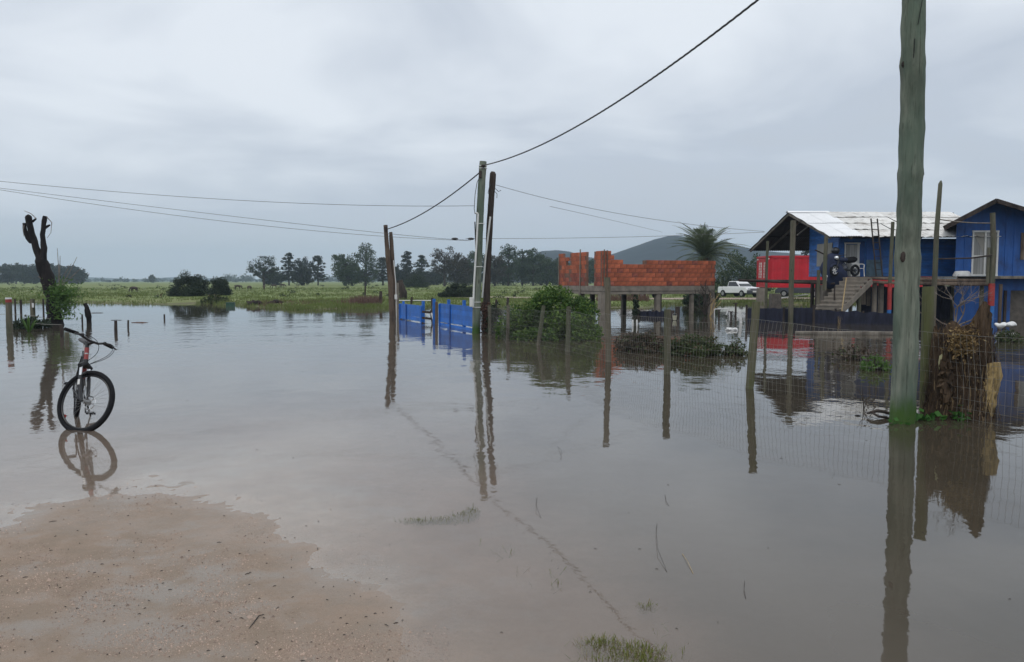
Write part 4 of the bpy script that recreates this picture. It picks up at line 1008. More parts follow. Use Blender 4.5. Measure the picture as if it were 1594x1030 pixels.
# ---------------- vehicles on the road behind
def car(x, y, rz, name, label, cat, paint, pick=False):
    z = max(height(x, y), 0.05) + .03
    t = thing(name, (x, y, z), label, cat, rz=0)
    Rm = Matrix.Rotation(rz, 3, 'Z'); o = Vector((x, y, z))
    X = lambda p: o + Rm @ Vector(p)
    W = .8
    def loft(prof, mat_, nm, par, wt=1.0, inset=0.0, zc=.8):
        m_ = MB(); n = len(prof); vs_ = []
        for s in (-1, 1):
            for (px_, pz) in prof: 
                k = W - inset - (max(0, pz - .85) * .28)
                vs_.append(X((px_, s * k, pz)))
        fs_ = [tuple(range(n)), tuple(range(2 * n - 1, n - 1, -1))] + [(i, i + n, (i + 1) % n + n, (i + 1) % n) for i in range(n)]
        m_.add(vs_, fs_); return obj(nm, m_, mat_, par, smooth=False, bevel=.03 if mat_ is paint else 0)
    low = [(-2.0, .35), (-2.02, .8), (-1.95, .92), (.75, .94), (1.75, .84), (1.98, .68), (2.0, .38)]
    loft(low, paint, 'body', t)
    top = [(-.75, .9), (-.70, 1.40), (.30, 1.42), (.95, .9)] if pick else [(-1.9, .9), (-1.6, 1.42), (.25, 1.45), (1.0, .9)]
    cb = loft(top, paint, 'cabin', t, inset=.04)
    for s in (-1, 1):
        k = W - .03 - .08
        q = [(top[0][0] + .12, .96), (top[1][0] + .06, 1.34), (top[2][0] - .03, 1.36), (top[3][0] - .12, .96)]
        ww = MB().add([X((a, s * (W - .03 - max(0, b - .85) * .28), b)) for a, b in q], [(0, 1, 2, 3)]); obj('side_window', ww, GLASSDARK, cb, smooth=False)
    ws = MB().add([X((.92 if not pick else .90, s * k2, b)) if b < 1 else X(((.30 if pick else .27) + .03, s * k2, b)) for s, k2, b in ((-1, .66, .96), (1, .66, .96), (1, .56, 1.38), (-1, .56, 1.38))], [(0, 1, 2, 3)])
    obj('windscreen', ws, GLASSDARK, cb, smooth=False)
    obj('front_bumper', MB().box(X((1.99, 0, .48)), (.14, 1.62, .30), rz=rz), CARDARK, t, smooth=False, bevel=.03)
    obj('rear_bumper', MB().box(X((-2.02, 0, .48)), (.12, 1.6, .26), rz=rz), CARDARK, t, smooth=False, bevel=.03)
    obj('number_plate', MB().box(X((2.075, 0, .5)), (.02, .5, .13), rz=rz), PLASTICWHITE, t, smooth=False)
    obj('grille', MB().box(X((1.96, 0, .72)), (.06, .9, .12), rz=rz), CARDARK, t, smooth=False)
    for s in (-1, 1): obj('headlight', MB().box(X((1.93, s * .58, .72)), (.08, .26, .14), rz=rz), CHROME, t, smooth=False, bevel=.03)
    for a in (-1.25, 1.28):
        for s in (-1, 1):
            w = obj('wheel', MB().disc(X((a, s * .74, .31)), Rm @ Vector((0, 1, 0)), .31, .2, 20), BLACK, t)
            obj('rim', MB().disc(X((a, s * .76, .31)), Rm @ Vector((0, 1, 0)), .18, .19, 14), STEEL, w)
    return t
car(xat(1151, 71), 71, R(-66), 'pickup_truck', 'white pickup parked on the sandy road left of the red container', 'pickup', CARWHITE, True)
car(xat(994, 68), 68, R(-55), 'parked_van', 'white vehicle with dark bumper seen beneath the brick building', 'van', CARWHITE)
car(xat(1247, 70), 70, R(150), 'parked_car', 'dark car parked beneath the floor of the red container', 'car', CARDARK)
o = obj('white_plank', MB().beam((xat(1200, 56), 56, .36), (xat(1258, 60), 60, .62), .12, .06), PLASTICWHITE, smooth=False); tag(o, 'long white plank lying on the grass under the red container', 'plank')
# ================================================================== POLES AND WIRES
def pole(name, pts, rads, mat_, par=None, n=16, wob=.10, seed=1, dens=10):
    P = []; Q = []
    for i in range(len(pts) - 1):
        for k in range(dens):
            f = k / dens; P.append(Vector(pts[i]).lerp(Vector(pts[i + 1]), f)); Q.append(rads[i] + (rads[i + 1] - rads[i]) * f)
    P.append(Vector(pts[-1])); Q.append(rads[-1])
    return obj(name, MB().tube(P, Q, n, wob=wob, seed=seed), mat_, par)
# big pole in the foreground
bx, by = xat(1411, 9.15), 9.15
bp_ = thing('utility_pole', (bx, by, 0), 'thick green grey timber pole standing in the flood at the right, mossy at its foot', 'utility pole')
P, Q = [], []
for k in range(120):
    z = -.5 + 7.2 * k / 119
    r = .138 - .0026 * z
    for kz, kr in ((4.12, .012), (2.87, .012), (1.92, .010), (3.4, .006), (.9, .005)): r += kr * math.exp(-((z - kz) / .06) ** 2)
    P.append(Vector((bx + .012 * math.sin(z * .9) + .006 * math.sin(z * 2.3), by, z))); Q.append(r)
obj('shaft', MB().tube(P, Q, 28, wob=.10, seed=3), POLE, bp_)
for (a, z, r) in ((-2.35, 1.92, .045), (-2.9, 4.1, .035), (-.45, 2.87, .03)):
    c = Vector((bx + math.cos(a) * .125, by + math.sin(a) * .125, z))
    obj('knot', MB().ball(c, r, 10, 7, (.7, .7, 1.4)).xf(lambda p: p + Vector((mnoise.noise(p * 30) * .01, 0, mnoise.noise(p * 25) * .015))), DARKWOOD, bp_)
cr = MB()
for px0, y0, px1, y1 in ((1421.5, 0, 1416, 38), (1412, 60, 1411, 90)):
    cr.tube([(xat(px0, by - .132), by - .134, zat(y0, by - .13)), (xat(px1, by - .132), by - .134, zat(y1, by - .13))], .004, 5)
obj('crack', cr, BLACK, bp_)
# the middle pair
GY_ = 25.0
P0 = lambda px, py, Y=GY_: Vector((xat(px, Y), Y, zat(py, Y)))
gp = thing('utility_pole', (xat(741, GY_), GY_, 0), 'slim green timber pole with white conduit and meter box beside the blue gate', 'utility pole')
pole('shaft', [P0(740, 545), P0(741.5, 480), P0(745, 400), P0(748, 320), P0(752.5, 251)], [.135, .125, .115, .12, .11], POLE, gp, n=14, seed=5)
con = MB().tube([P0(736.5, 478, 24.85), P0(738, 440, 24.85), P0(742, 380, 24.86), P0(744.5, 334, 24.87), P0(744, 332, 24.87), P0(740.5, 331, 24.87)], .03, 8)
obj('conduit', con, PVC, gp)
for py in (348, 415, 470, 478): 
    px = 741.5 + (480 - py) * .048; obj('strap', MB().torus(P0(px, py), (0, 0, 1), .128, .012, 16, 5), PVC, gp)
for py in (258, 262): obj('strap', MB().torus(P0(752, py), (0, 0, 1), .122, .014, 16, 5), PVC, gp)
obj('meter_box', MB().box(P0(733.5, 470, 24.8), (.11, .12, .30)), PVC, gp, smooth=False, bevel=.012)
obj('drop_wire', MB().tube([P0(748, 273, 24.86), P0(743, 284, 24.8), P0(740, 302, 24.8), P0(738.5, 325, 24.8), P0(740, 333, 24.85), P0(742, 332, 24.86)], .011, 5), CABLE, gp)
obj('clamp', MB().box(P0(748, 271, 24.87), (.09, .1, .22)).box(P0(752.5, 258, 24.85), (.12, .1, .07)), DARKWOOD, gp, smooth=False, bevel=.01)
obj('service_cable', MB().tube([P0(739.5, 345, 24.9), P0(741, 390, 24.88), P0(738, 430, 24.87)], .02, 5), CABLE, gp)
dp = thing('utility_pole', (xat(756, GY_ + .3), GY_ + .3, 0), 'shorter dark brown pole leaning right behind the green pole, white conduit on it', 'utility pole')
Y_ = GY_ + .35
pole('shaft', [P0(755, 545, Y_), P0(756, 500, Y_), P0(759, 420, Y_), P0(763, 340, Y_), P0(767.5, 270, Y_), P0(768, 267, Y_)], [.12, .115, .10, .10, .10, .06], DARKWOOD, dp, n=12, seed=7)
obj('conduit', MB().tube([P0(750.5, 463, Y_ - .13), P0(756, 400, Y_ - .13), P0(763.5, 337, Y_ - .13)], .028, 7), PVC, dp)
tw = MB()
for a in (((768, 286), (762, 290), (760, 300), (764, 306)), ((770, 292), (776, 298), (780, 296)), ((769, 296), (774, 302), (773.5, 308))): tw.tube([P0(px, py, Y_ - .1) for px, py in a], .010, 5)
obj('loose_wire', tw, CABLE, dp)
vc = [P0(756 + rnd.gauss(0, 4.0), 497 + rnd.uniform(-27, 22), Y_ + rnd.uniform(-.25, .2)) for _ in range(900)]
v_, q_ = cards(np.array([tuple(p) for p in vc]), .11, .35); o = raw_mesh('dead_vine', v_, q_, RUST, None)
tag(o, 'rusty brown dead vine wrapped round the foot of the dark pole', 'vine')
# the far pair
lp = thing('utility_pole', (xat(610, 35.6), 35.6, 0), 'brown timber pole, the taller one of the far pair left of the blue gate', 'utility pole')
pole('shaft', [P0(610.5, 510, 35.6), P0(608, 440, 35.6), P0(604, 400, 35.6), P0(601, 350, 35.6)], [.13, .125, .105, .09], BROWNPOLE, lp, n=12, seed=9)
obj('insulator', MB().box(P0(601.5, 357, 35.45), (.12, .1, .2)), DARKWOOD, lp, smooth=False)
lp2 = thing('utility_pole', (xat(613, 35.8), 35.8, 0), 'brown timber pole, the shorter one of the far pair, with a thin white conduit', 'utility pole')
pole('shaft', [P0(614, 510, 35.8), P0(612.5, 440, 35.8), P0(610, 380, 35.8), P0(609, 361, 35.8)], [.11, .105, .095, .075], BROWNPOLE, lp2, n=12, seed=10)
obj('conduit', MB().tube([P0(616.5, 500, 35.65), P0(616, 440, 35.65), P0(613, 405, 35.65)], .022, 6), PVC, lp2)
obj('meter_box', MB().box(P0(616, 462, 35.6), (.11, .1, .22)), PVC, lp2, smooth=False, bevel=.01)
# cables
def twisted(name, pts, r, lab, mat_=CABLE, strands=3):
    dense = []
    for i in range(len(pts) - 1):
        for k in range(12): dense.append(Vector(pts[i]).lerp(Vector(pts[i + 1]), k / 12))
    dense.append(Vector(pts[-1])); m_ = MB()
    L = 0; acc = [0]
    for i in range(1, len(dense)): L += (dense[i] - dense[i - 1]).length; acc.append(L)
    for s in range(strands):
        q = []
        for p, l in zip(dense, acc):
            a = l * 2 * math.pi / .55 + s * 2 * math.pi / strands; q.append(p + Vector((0.7 * math.cos(a), 0.7 * math.cos(a), math.sin(a))) * r * .8)
        m_.tube(q, r * .8, 5)
    o = obj(name, m_, mat_); tag(o, lab, 'cable'); return o
A_ = P0(754, 257, 24.9); B_ = Vector((bx + .02, by + .1, 6.3)); pts = []
for k in range(25):
    t_ = k / 24; z = A_.z - 1.346 * t_ + 2.25 * t_ * t_; pts.append(Vector((A_.x + (B_.x - A_.x) * t_, A_.y + (B_.y - A_.y) * t_, z + (B_.z - A_.z - .904) * t_)))
twisted('overhead_cable', pts, .0125, 'thick twisted black cable sweeping up from the green pole to the big right pole')
A2 = P0(750, 266, 24.9); B2 = P0(605, 356, 35.5)
pts = []
for k in range(17):
    t_ = k / 16; p = A2.lerp(B2, t_); p.z -= .42 * 4 * t_ * (1 - t_) * .55; pts.append(p)
twisted('overhead_cable', pts, .015, 'twisted black cable dipping from the green pole down to the far brown pair')
def wire(pts, r, lab, mat_=GREYCABLE, n=40):
    """smooth curve through three or more points"""
    pts = [Vector(p) for p in pts]; ys = np.linspace(0, 1, len(pts)); T = np.linspace(0, 1, n)
    co = [np.polyfit(ys, [p[i] for p in pts], min(len(pts) - 1, 2)) for i in range(3)]
    q = [Vector([float(np.polyval(c, t_)) for c in co]) for t_ in T]
    o = obj('overhead_wire', MB().tube(q, r, 5), mat_); tag(o, lab, 'wire'); return o
wire([at(-160, 265, 27), at(330, 309, 26.5), at(738, 320, 25)], .0075, 'single thin wire, the highest of those running in from the left to the green pole')
wire([at(-160, 272, 30), at(300, 331, 30), at(590, 360, 30), at(729, 374, 30)], .0075, 'thin wire from the left, the upper of the two that cross behind the brown pair')
wire([at(-160, 268, 28), at(200, 326, 29), at(480, 357, 30), at(735, 375, 31)], .0075, 'thin wire from the left, the lowest one, passing over the bare pollarded tree')
wire([at(725, 371, 31), at(960, 369, 32), at(1190, 361, 33)], .0075, 'nearly level thin wire running from behind the green pole to the porch roof')
wire([at(770, 287, 25.3), at(985, 336, 29), at(1190, 360, 33.4)], .0075, 'thin wire sloping from the dark pole down to the porch roof')
wire([at(856, 321, 28), at(950, 342, 40), at(1031, 361, 52)], .0075, 'short thin wire slanting in the sky above the brick building')
for px, lab in ((708, 'left dark spacer on the thin wire beside the green pole'), (733, 'right dark spacer on the thin wire beside the green pole')):
    o = obj('wire_spacer', MB().ball(at(px, 371.5, 30), .06, 8, 5, (2.2, .8, .8)), CABLE); tag(o, lab, 'spacer')

# ================================================================== FENCES AND GATE
wf_ = thing('wire_fence', (xat(1173, 12.1), 12.1, 0), 'wire mesh fence on weathered posts crossing the flood toward the blue gate', 'fence')
fpx = [(1760, 7.6, 1.2, 0), (1448, 9.78, 1.58, -.02), (1170, 12.1, 1.33, .08), (1040, 13.95, 1.15, 0), (948, 16.1, 1.72, -.03), (884, 18.4, 1.05, .02), (838, 20.2, 1.02, .14), (790, 22.0, .98, .02), (762, 24.6, .9, 0)]
fp = [Vector((xat(px, Y), Y, 0)) for px, Y, h_, l_ in fpx]
for i, ((px, Y, h_, lean), p) in enumerate(zip(fpx, fp)):
    r = (.075, .072, .062, .062, .062, .055, .05, .05, .05)[i]
    pole('post', [p + Vector((-lean * .3, 0, -.5)), p, p + Vector((lean * .5, 0, h_ * .5)), p + Vector((lean, 0, h_))], [r * 1.05, r, r * .98, r * .94], MOSSPOST if i in (1, 2) else POST, wf_, n=12, wob=.16, seed=20 + i, dens=5)
def along(s):
    k = min(int(s), len(fp) - 2); f = s - k; return fp[k].lerp(fp[k + 1], f) + Vector((-.07, -.03, 0))
S = [0.0]
for a_, b_ in zip(fp[:-1], fp[1:]): S.append(S[-1] + (b_ - a_).length)
def pos_at(d):
    for k in range(len(S) - 1):
        if d <= S[k + 1]: return k + (d - S[k]) / (S[k + 1] - S[k])
    return len(S) - 1 - 1e-4
levels = [.04, .15, .27, .40, .54, .69, .85, 1.02]
def top_scale(d):
    return (1.03 if d < S[2] else 1.03 - (d - S[2]) * .012) + .025 * math.sin(d * 1.7) - (.05 * math.sin(math.pi * (pos_at(d) % 1)))
def wpt(d, z):
    p = along(pos_at(d)); b_ = .05 * math.sin(d * 1.1 + z * 2) * (.4 + z) + .025 * mnoise.noise(Vector((d * .8, z * 2, 3)))
    return p + Vector((b_ * .9, b_ * .4, z * top_scale(d)))
for z in levels:
    n = 150; pts = [wpt(S[-1] * .998 * k / n, z + .012 * mnoise.noise(Vector((k * .16, z * 9, 1)))) for k in range(n + 1)]
    obj('wire', MB().tube(pts, 0.0012 if z < 1 else .0018, 4, cap=False), WIRE, wf_)
mw = MB(); d = .0
while d < S[-1] * .995:
    pts = [wpt(d + .012 * mnoise.noise(Vector((d * 3, z, 7))), z) for z in [-.25] + levels]
    mw.tube(pts, .0016, 3, cap=False); d += .076
obj('mesh_wire', mw, WIRE, wf_, kind='stuff')
tg = MB().add([tuple(wpt(S[1] - .30, .69) + Vector((-.03, -.03, 0)) + Vector((dx, 0, dz))) for dx, dz in ((-.02, -.10), (.022, -.11), (.035, 0), (.012, .09), (-.02, .06), (-.03, -.02))], [(0, 1, 2, 3, 4, 5)])
tg.add([(p[0], p[1] + .004, p[2]) for p in tg.v], [(5, 4, 3, 2, 1, 0)])
o = obj('plastic_scrap', tg, plain('pale_yellow_plastic', (.62, .60, .36), .5, var=.1), smooth=False); tag(o, 'pale yellow plastic scrap caught in the fence beside the rotten stump', 'scrap')

# bright blue timber gate in two leaves
def gate_leaf(name, pa, pb, zt, zb, boards, lab, extra_posts, slats):
    pa, pb = Vector(pa), Vector(pb); d_ = pb - pa; L = d_.length; d_.normalize(); nrm = Vector((d_.y, -d_.x, 0))
    t = thing(name, pa, lab, 'gate', 'blue gate leaves')
    hb = (zt - zb) / boards
    for k in range(boards):
        c0 = pa + Vector((0, 0, zb + hb * (k + .5))) + nrm * rnd.uniform(-.004, .004)
        obj('board', MB().beam(c0, pb + Vector((0, 0, zb + hb * (k + .5) + rnd.uniform(-.01, .01))) + nrm * rnd.uniform(-.004, .004), .028, hb - .005), GATEBLUE, t, smooth=False, bevel=.004)
    for z in slats:
        obj('slat', MB().beam(pa + Vector((0, 0, z)), pb + Vector((0, 0, z - .01)), .03, .10), GATEBLUE, t, smooth=False, bevel=.004)
    for f, w in ((.02, .09), (.33, .07), (.98, .10)):
        c = pa + d_ * (L * f) + nrm * .035
        obj('upright', MB().box((c.x, c.y, (zt - .02 - .4) / 2), (w, .04, zt + .38), rz=math.atan2(d_.y, d_.x)), NAVY if f > .2 and f < .9 else GATEBLUE, t, smooth=False, bevel=.004)
    for f, h_, w in extra_posts:
        c = pa + d_ * (L * f) - nrm * .07
        obj('gate_post', MB().box((c.x, c.y, (h_ - .5) / 2), (w, .09, h_ + .5), rz=math.atan2(d_.y, d_.x)), GATEBLUE, t, smooth=False, bevel=.01)
    return t
ga, gb = (xat(622, 34.2), 34.2, 0), (xat(657, 31.2), 31.2, 0)
gate_leaf('gate_leaf', ga, gb, .68, .03, 4, 'shorter bright blue board gate leaf at the far end by the brown poles', [(.1, .78, .08), (.97, .86, .16)], [])
gc, gd = (xat(684, 29.4), 29.4, 0), (xat(742, 25.7), 25.7, 0)
gate_leaf('gate_leaf', gc, gd, .82, .13, 4, 'longer bright blue board gate leaf ending behind the green leaning pole', [(.22, .98, .13), (.64, .99, .13), (.99, .95, .13)], [.045])
x = xat(675.5, 30.0); o = obj('gate_post', MB().box((x, 30.0, .22), (.10, .10, 1.5), rz=.4), GATEBLUE, smooth=False, bevel=.01); tag(o, 'blue post standing alone in the gap between the two blue gate leaves', 'post')
x = xat(679, 29.8); pq = pole('gate_post', [(x, 29.8, -.5), (x, 29.8, .4), (x + .01, 29.8, .86)], [.06, .055, .05], BROWNPOLE, None, n=8); tag(pq, 'brown round post beside the lone blue post in the gate gap', 'post')
pw = thing('broken_wicket', (xat(664, 30.8), 30.8, 0), 'broken dark slatted wicket hanging askew between the blue gate leaves', 'gate')
for (x0, y0, x1, y1) in ((657, 485, 669, 486), (657, 494.5, 671, 496), (656, 503, 672, 506), (670, 483, 674, 513)):
    obj('slat', MB().beam(P0(x0, y0, 30.9), P0(x1, y1, 30.7), .04, .085), DARKWOOD, pw, smooth=False)
obj('slat', MB().beam(P0(671, 487, 30.6), P0(677, 505, 30.5), .03, .06), WHITE, pw, smooth=False, label='pale diagonal slat')
# far cattle fence behind the gate
ff = thing('cattle_fence', (xat(592, 50), 50, .1), 'thin cattle fence with dark posts along the far bank behind the blue gate', 'fence')
for px, t_, Y in ((592, 453, 52), (568, 444, 72), (640, 462, 50), (672, 463, 49), (790, 463, 46), (772, 466, 47)):
    x = xat(px, Y); obj('post', MB().tube([(x, Y, -.4), (x, Y, zat((t_ + 480) / 2, Y)), (x + .03, Y, zat(t_, Y))], .11 if px == 592 else .07, 8, wob=.2, seed=px), DARKWOOD, ff)
obj('rail', MB().tube([P0(615, 467.5, 50.5), P0(672, 467.5, 50), P0(676, 468, 49)], .03, 5), PLASTICWHITE, ff)
gy = obj('post', MB().tube([P0(618.5, 500, 37), P0(618.5, 440, 37)], .07, 8), GREYWOOD); tag(gy, 'pale grey post just right of the far brown poles', 'post')

# left hand yard posts
def lpost(px, t_, b_, Y, r, mat_, lab, painted=False, lean=0):
    x = xat(px, Y); zt = zat(t_, Y)
    o = thing('fence_post', (x, Y, 0), lab, 'post', 'posts of the drowned yard on the left')
    zc = zt - .15 if painted else zt
    pole('shaft', [(x, Y, -.6), (x + lean * .4, Y, zt * .4), (x + lean, Y, zc)], [r * 1.05, r, r * .92], POST if r > .05 else DARKWOOD, o, n=10, wob=.2, seed=int(px), dens=4)
    if painted:
        obj('red_band', MB().tube([(x + lean, Y, zc), (x + lean, Y, zt - .05)], r * .98, 10), REFLECT, o); obj('white_top', MB().tube([(x + lean, Y, zt - .05), (x + lean, Y, zt)], r * 1.0, 10), PLASTICWHITE, o)
lpost(12, 463, 518, 25.0, .095, POST, 'thick post with a red band and white top at the left edge', True)
lpost(49, 465, 506, 29.0, .085, POST, 'thick post left of the pollarded tree with a small white mark')
o = obj('reflector', MB().box((xat(49.5, 28.88), 28.89, zat(475, 28.9)), (.07, .015, .16)), PLASTICWHITE, smooth=False); tag(o, 'small white reflector fixed on the thick post left of the pollarded tree', 'reflector')
lpost(22, 465, 500, 31, .035, POST, 'thin dark stake right of the red banded post')
lpost(31, 466, 505, 30, .04, POST, 'thin dark stake rising beside the sword leaved plant')
lpost(66, 465, 500, 31, .035, POST, 'thin dark stake close against the left side of the pollarded trunk')
lpost(94, 505, 540, 23.5, .05, POST, 'slim post close on the right side of the pollarded trunk', lean=-.03)
lpost(101, 517, 540, 22.0, .055, POST, 'short stub post right of the pollarded trunk')
lpost(178, 499, 518, 25.4, .05, POST, 'short dark stake with a twig across its top right of the bicycle')
lpost(197, 498, 510, 27.6, .032, POST, 'thin short stake, the farthest right of the left yard posts', lean=.02)
lpost(126, 489, 505, 30.0, .03, POST, 'thin stake just left of the leaning dark stump')
o = obj('twig', MB().tube([P0(171, 498.5, 25.3), P0(178, 498, 25.35), P0(187, 498.2, 25.4)], .012, 5), DARKTWIG); tag(o, 'thin twig lying across the top of a short stake', 'twig')
ls = pole('tree_stump', [(xat(137, 30.5), 30.5, -.6), (xat(136.5, 30.5), 30.5, .2), (xat(135, 30.5), 30.5, .38), (xat(134, 30.5), 30.5, .60), (xat(131, 30.5), 30.5, zat(472, 30.5))], [.10, .09, .115, .085, .055], BARK, None, n=12, wob=.3, seed=31); tag(ls, 'short dark dead trunk leaning left behind the bicycle handlebar', 'stump')
yw = thing('yard_wire', (xat(40, 29), 29, .4), 'thin sagging wire strands strung along the left yard posts', 'wire')
for (pts) in (((-10, 489), (12, 489), (49, 491), (75, 496)), ((49, 503), (72, 505), (94, 505))):
    obj('strand', MB().tube([P0(px, py, 27) for px, py in pts], .007, 4), WIRE, yw)

# ================================================================== BICYCLE
def bicycle():
    base = gr(131, 661); gz = -0.085
    t = thing('bicycle', (base.x, base.y, gz), 'black and red mountain bicycle parked in the shallow flood, front wheel turned', 'bicycle')
    t.rotation_euler = (R(-7), 0, math.atan2(-base.y, -base.x) + R(2))
    want = at(129, 632, 8.75); want.z = gz + .36
    t.location = want - t.rotation_euler.to_matrix() @ Vector((.66, 0, .362)); t.location.z = gz + .032
    k0 = Vector(t.location)
    def put(name, mb, mat_, par, **kw):        # parts are given in the bicycle's own axes
        mb.xf(lambda p: p + k0); return obj(name, mb, mat_, par, **kw)
    RW = .362; ra, fa = Vector((-.46, 0, RW)), Vector((.66, 0, RW)); bbk = Vector((-.03, 0, .31))
    axd = Vector((-.36, 0, .933)).normalized(); fwd = Vector((.933, 0, .36))
    A0 = fa - fwd * .045
    axp = lambda s: A0 + axd * s
    STEER = R(47)
    S_ = lambda p: axp(0) + Matrix.Rotation(STEER, 3, axd) @ (Vector(p) - axp(0))
    ht0, ht1 = axp(.50), axp(.64)
    seat_top = Vector((-.215, 0, .86))
    fr_ = MB(); fr_.tube([ht0 - axd * .0, ht1], .024, 12); obj_ = put('frame', fr_, BIKERED, t, label='red head tube')
    f2 = MB(); f2.tube([ht0 + axd * .02, (ht0 + bbk) / 2 + Vector((0, 0, .015)), bbk], [.026, .027, .026], 10).tube([ht1 - axd * .02, seat_top - Vector((-.03, 0, .06))], .021, 10).tube([bbk, seat_top], .018, 10)
    for s in (-1, 1): f2.tube([bbk + Vector((0, s * .03, 0)), ra + Vector((0, s * .065, 0))], .011, 8).tube([seat_top - Vector((-.02, -s * .015, .06)), ra + Vector((0, s * .065, 0))], .010, 8)
    put('frame_tubes', f2, GLOSSBLACK, t)
    q0, q1 = ht0 + axd * .02, (ht0 + bbk) / 2 + Vector((0, 0, .015))
    put('frame_decal', MB().tube([q0.lerp(q1, .45), q0.lerp(q1, .95)], .0275, 10), BIKERED, t)
    put('head_badge', MB().tube([ht0.lerp(ht1, .44) + Vector((.004, 0, .001)), ht0.lerp(ht1, .54) + Vector((.004, 0, .001))], .0225, 10), STEEL, t)
    put('seat_post', MB().tube([seat_top - Vector((-.02, 0, .05)), seat_top + Vector((-.03, 0, .10))], .0145, 8), STEEL, t)
    s_ = MB(); sp0 = seat_top + Vector((-.03, 0, .115))
    prof = [(-.15, .006, .0), (-.13, .068, .015), (-.06, .070, .012), (.02, .038, .0), (.10, .020, -.002), (.13, .006, -.010)]
    vs_ = []
    for x, w, z in prof:
        for a in range(10): th = 2 * math.pi * a / 10; vs_.append(sp0 + Vector((x, w * math.cos(th), z + .026 * math.sin(th))))
    s_.add(vs_, [(i * 10 + j, i * 10 + (j + 1) % 10, (i + 1) * 10 + (j + 1) % 10, (i + 1) * 10 + j) for i in range(len(prof) - 1) for j in range(10)] + [tuple(range(9, -1, -1)), tuple(range(50, 60))])
    put('saddle', s_, plain('grey_saddle', (.055, .055, .058), .6), t)
    def wheel(name, c, fn):
        ax = Vector((0, 1, 0))
        ty = MB().torus(c, ax, RW - .027, .027, 64, 12).xf(fn)
        w = put(name, ty, BLACK, t)
        rm = MB().torus(c, ax, RW - .060, .0115, 64, 8).xf(fn); put('rim', rm, GLOSSBLACK, w)
        hb = MB().disc(c, ax, .022, .10, 14).disc(c + ax * .045, ax, .034, .006, 14).xf(fn); put('hub', hb, STEEL, w)
        sp_ = MB()
        for k in range(32):
            a = 2 * math.pi * k / 32; s = 1 if k % 2 else -1; b = a + (.5 if (k // 2) % 2 else -.5)
            sp_.tube([c + Vector((.024 * math.cos(b), s * .035, .024 * math.sin(b))), c + Vector(((RW - .065) * math.cos(a), 0, (RW - .065) * math.sin(a)))], .0012, 4)
        put('spoke', sp_.xf(fn), STEEL, w, kind='stuff')
        d_ = MB(); d_.torus(c + ax * .055, ax, .073, .006, 30, 4)
        for k in range(6): a = k * math.pi / 3; d_.beam(c + ax * .055, c + ax * .055 + Vector((.07 * math.cos(a), 0, .07 * math.sin(a))), .008, .004)
        put('brake_disc', d_.xf(fn), CHROME, w)
        return w
    wheel('front_wheel', fa, S_); wheel('rear_wheel', ra, lambda p: p)
    rf = MB().box(fa + Vector((-.20, .01, -.22)), (.03, .008, .05)).xf(S_); put('wheel_reflector', rf, REFLECT, t)
    fk = MB()
    for s in (-1, 1): fk.tube([A0 + fwd * .042 + Vector((0, s * .062, 0)), axp(.035) + fwd * .018 + Vector((0, s * .064, 0)), axp(.30) + Vector((0, s * .065, 0))], [.015, .020, .023], 12)
    fk.tube([axp(.30) + Vector((0, -.065, 0)), axp(.335) + fwd * .04 + Vector((0, -.04, 0)), axp(.335) + fwd * .04 + Vector((0, .04, 0)), axp(.30) + Vector((0, .065, 0))], .015, 8)
    put('fork', fk.xf(S_), GLOSSBLACK, t)
    dec = MB()
    for s in (-1, 1): dec.tube([axp(.19) + Vector((0, s * .0655, 0)), axp(.25) + Vector((0, s * .0655, 0))], .0238, 10)
    put('fork_decal', dec.xf(S_), WHITE, t)
    stn = MB()
    for s in (-1, 1): stn.tube([axp(.30) + Vector((0, s * .065, 0)), axp(.42) + Vector((0, s * .065, 0))], .0165, 10)
    put('stanchion', stn.xf(S_), CHROME, t)
    crn = MB().tube([axp(.41) + Vector((0, -.09, 0)), axp(.455), axp(.41) + Vector((0, .09, 0))], [.026, .032, .026], 8).tube([axp(.44), axp(.50)], .027, 10); put('fork_crown', crn.xf(S_), GLOSSBLACK, t)
    sm_ = MB().tube([axp(.64), axp(.71)], .021, 10).tube([axp(.685), axp(.70) + fwd * .075], .019, 8); put('stem', sm_.xf(S_), GLOSSBLACK, t)
    hc = axp(.70) + fwd * .08
    hp_ = lambda y, up, back: hc + Vector((0, y, 0)) + axd * up - fwd * back
    hb = MB().tube([hp_(-.37, .05, .055), hp_(-.20, .045, .03), hp_(-.07, .0, 0), hp_(.07, .0, 0), hp_(.20, .045, .03), hp_(.37, .05, .055)], .0145, 8); put('handlebar', hb.xf(S_), GLOSSBLACK, t)
    for s in (-1, 1):
        g = put('grip', MB().tube([hp_(s * .385, .05, .057), hp_(s * .22, .046, .033)], .020, 10).xf(S_), BLACK, t)
        put('brake_lever', MB().tube([hp_(s * .19, .043, .025), hp_(s * .20, .025, -.03), hp_(s * .33, .0, -.035), hp_(s * .345, -.004, -.03)], [.013, .013, .008, .006], 7).ball(hp_(s * .185, .035, .0), .022, 10, 8).xf(S_), GLOSSBLACK, t)
    cb = MB()
    def bez(P_, n=14):
        P_ = [Vector(p) for p in P_]; out_ = []
        for i in range(n + 1):
            q = list(P_); f = i / n
            while len(q) > 1: q = [q[k].lerp(q[k + 1], f) for k in range(len(q) - 1)]
            out_.append(q[0])
        return out_
    for s, dz in ((1, 0), (1, .05), (-1, .02)):
        cb.tube(bez([S_(hp_(s * .17, .03, -.02)), S_(hp_(s * .15, -.02, -.24 - dz)), S_(hp_(s * .05, -.24 - dz, -.24)), ht0 + axd * .05 + Vector((.05, s * .05, -.05)), ht0 + Vector((-.12, s * .03, -.08))]), .0032, 6)
    put('brake_cable', cb, BLACK, t)
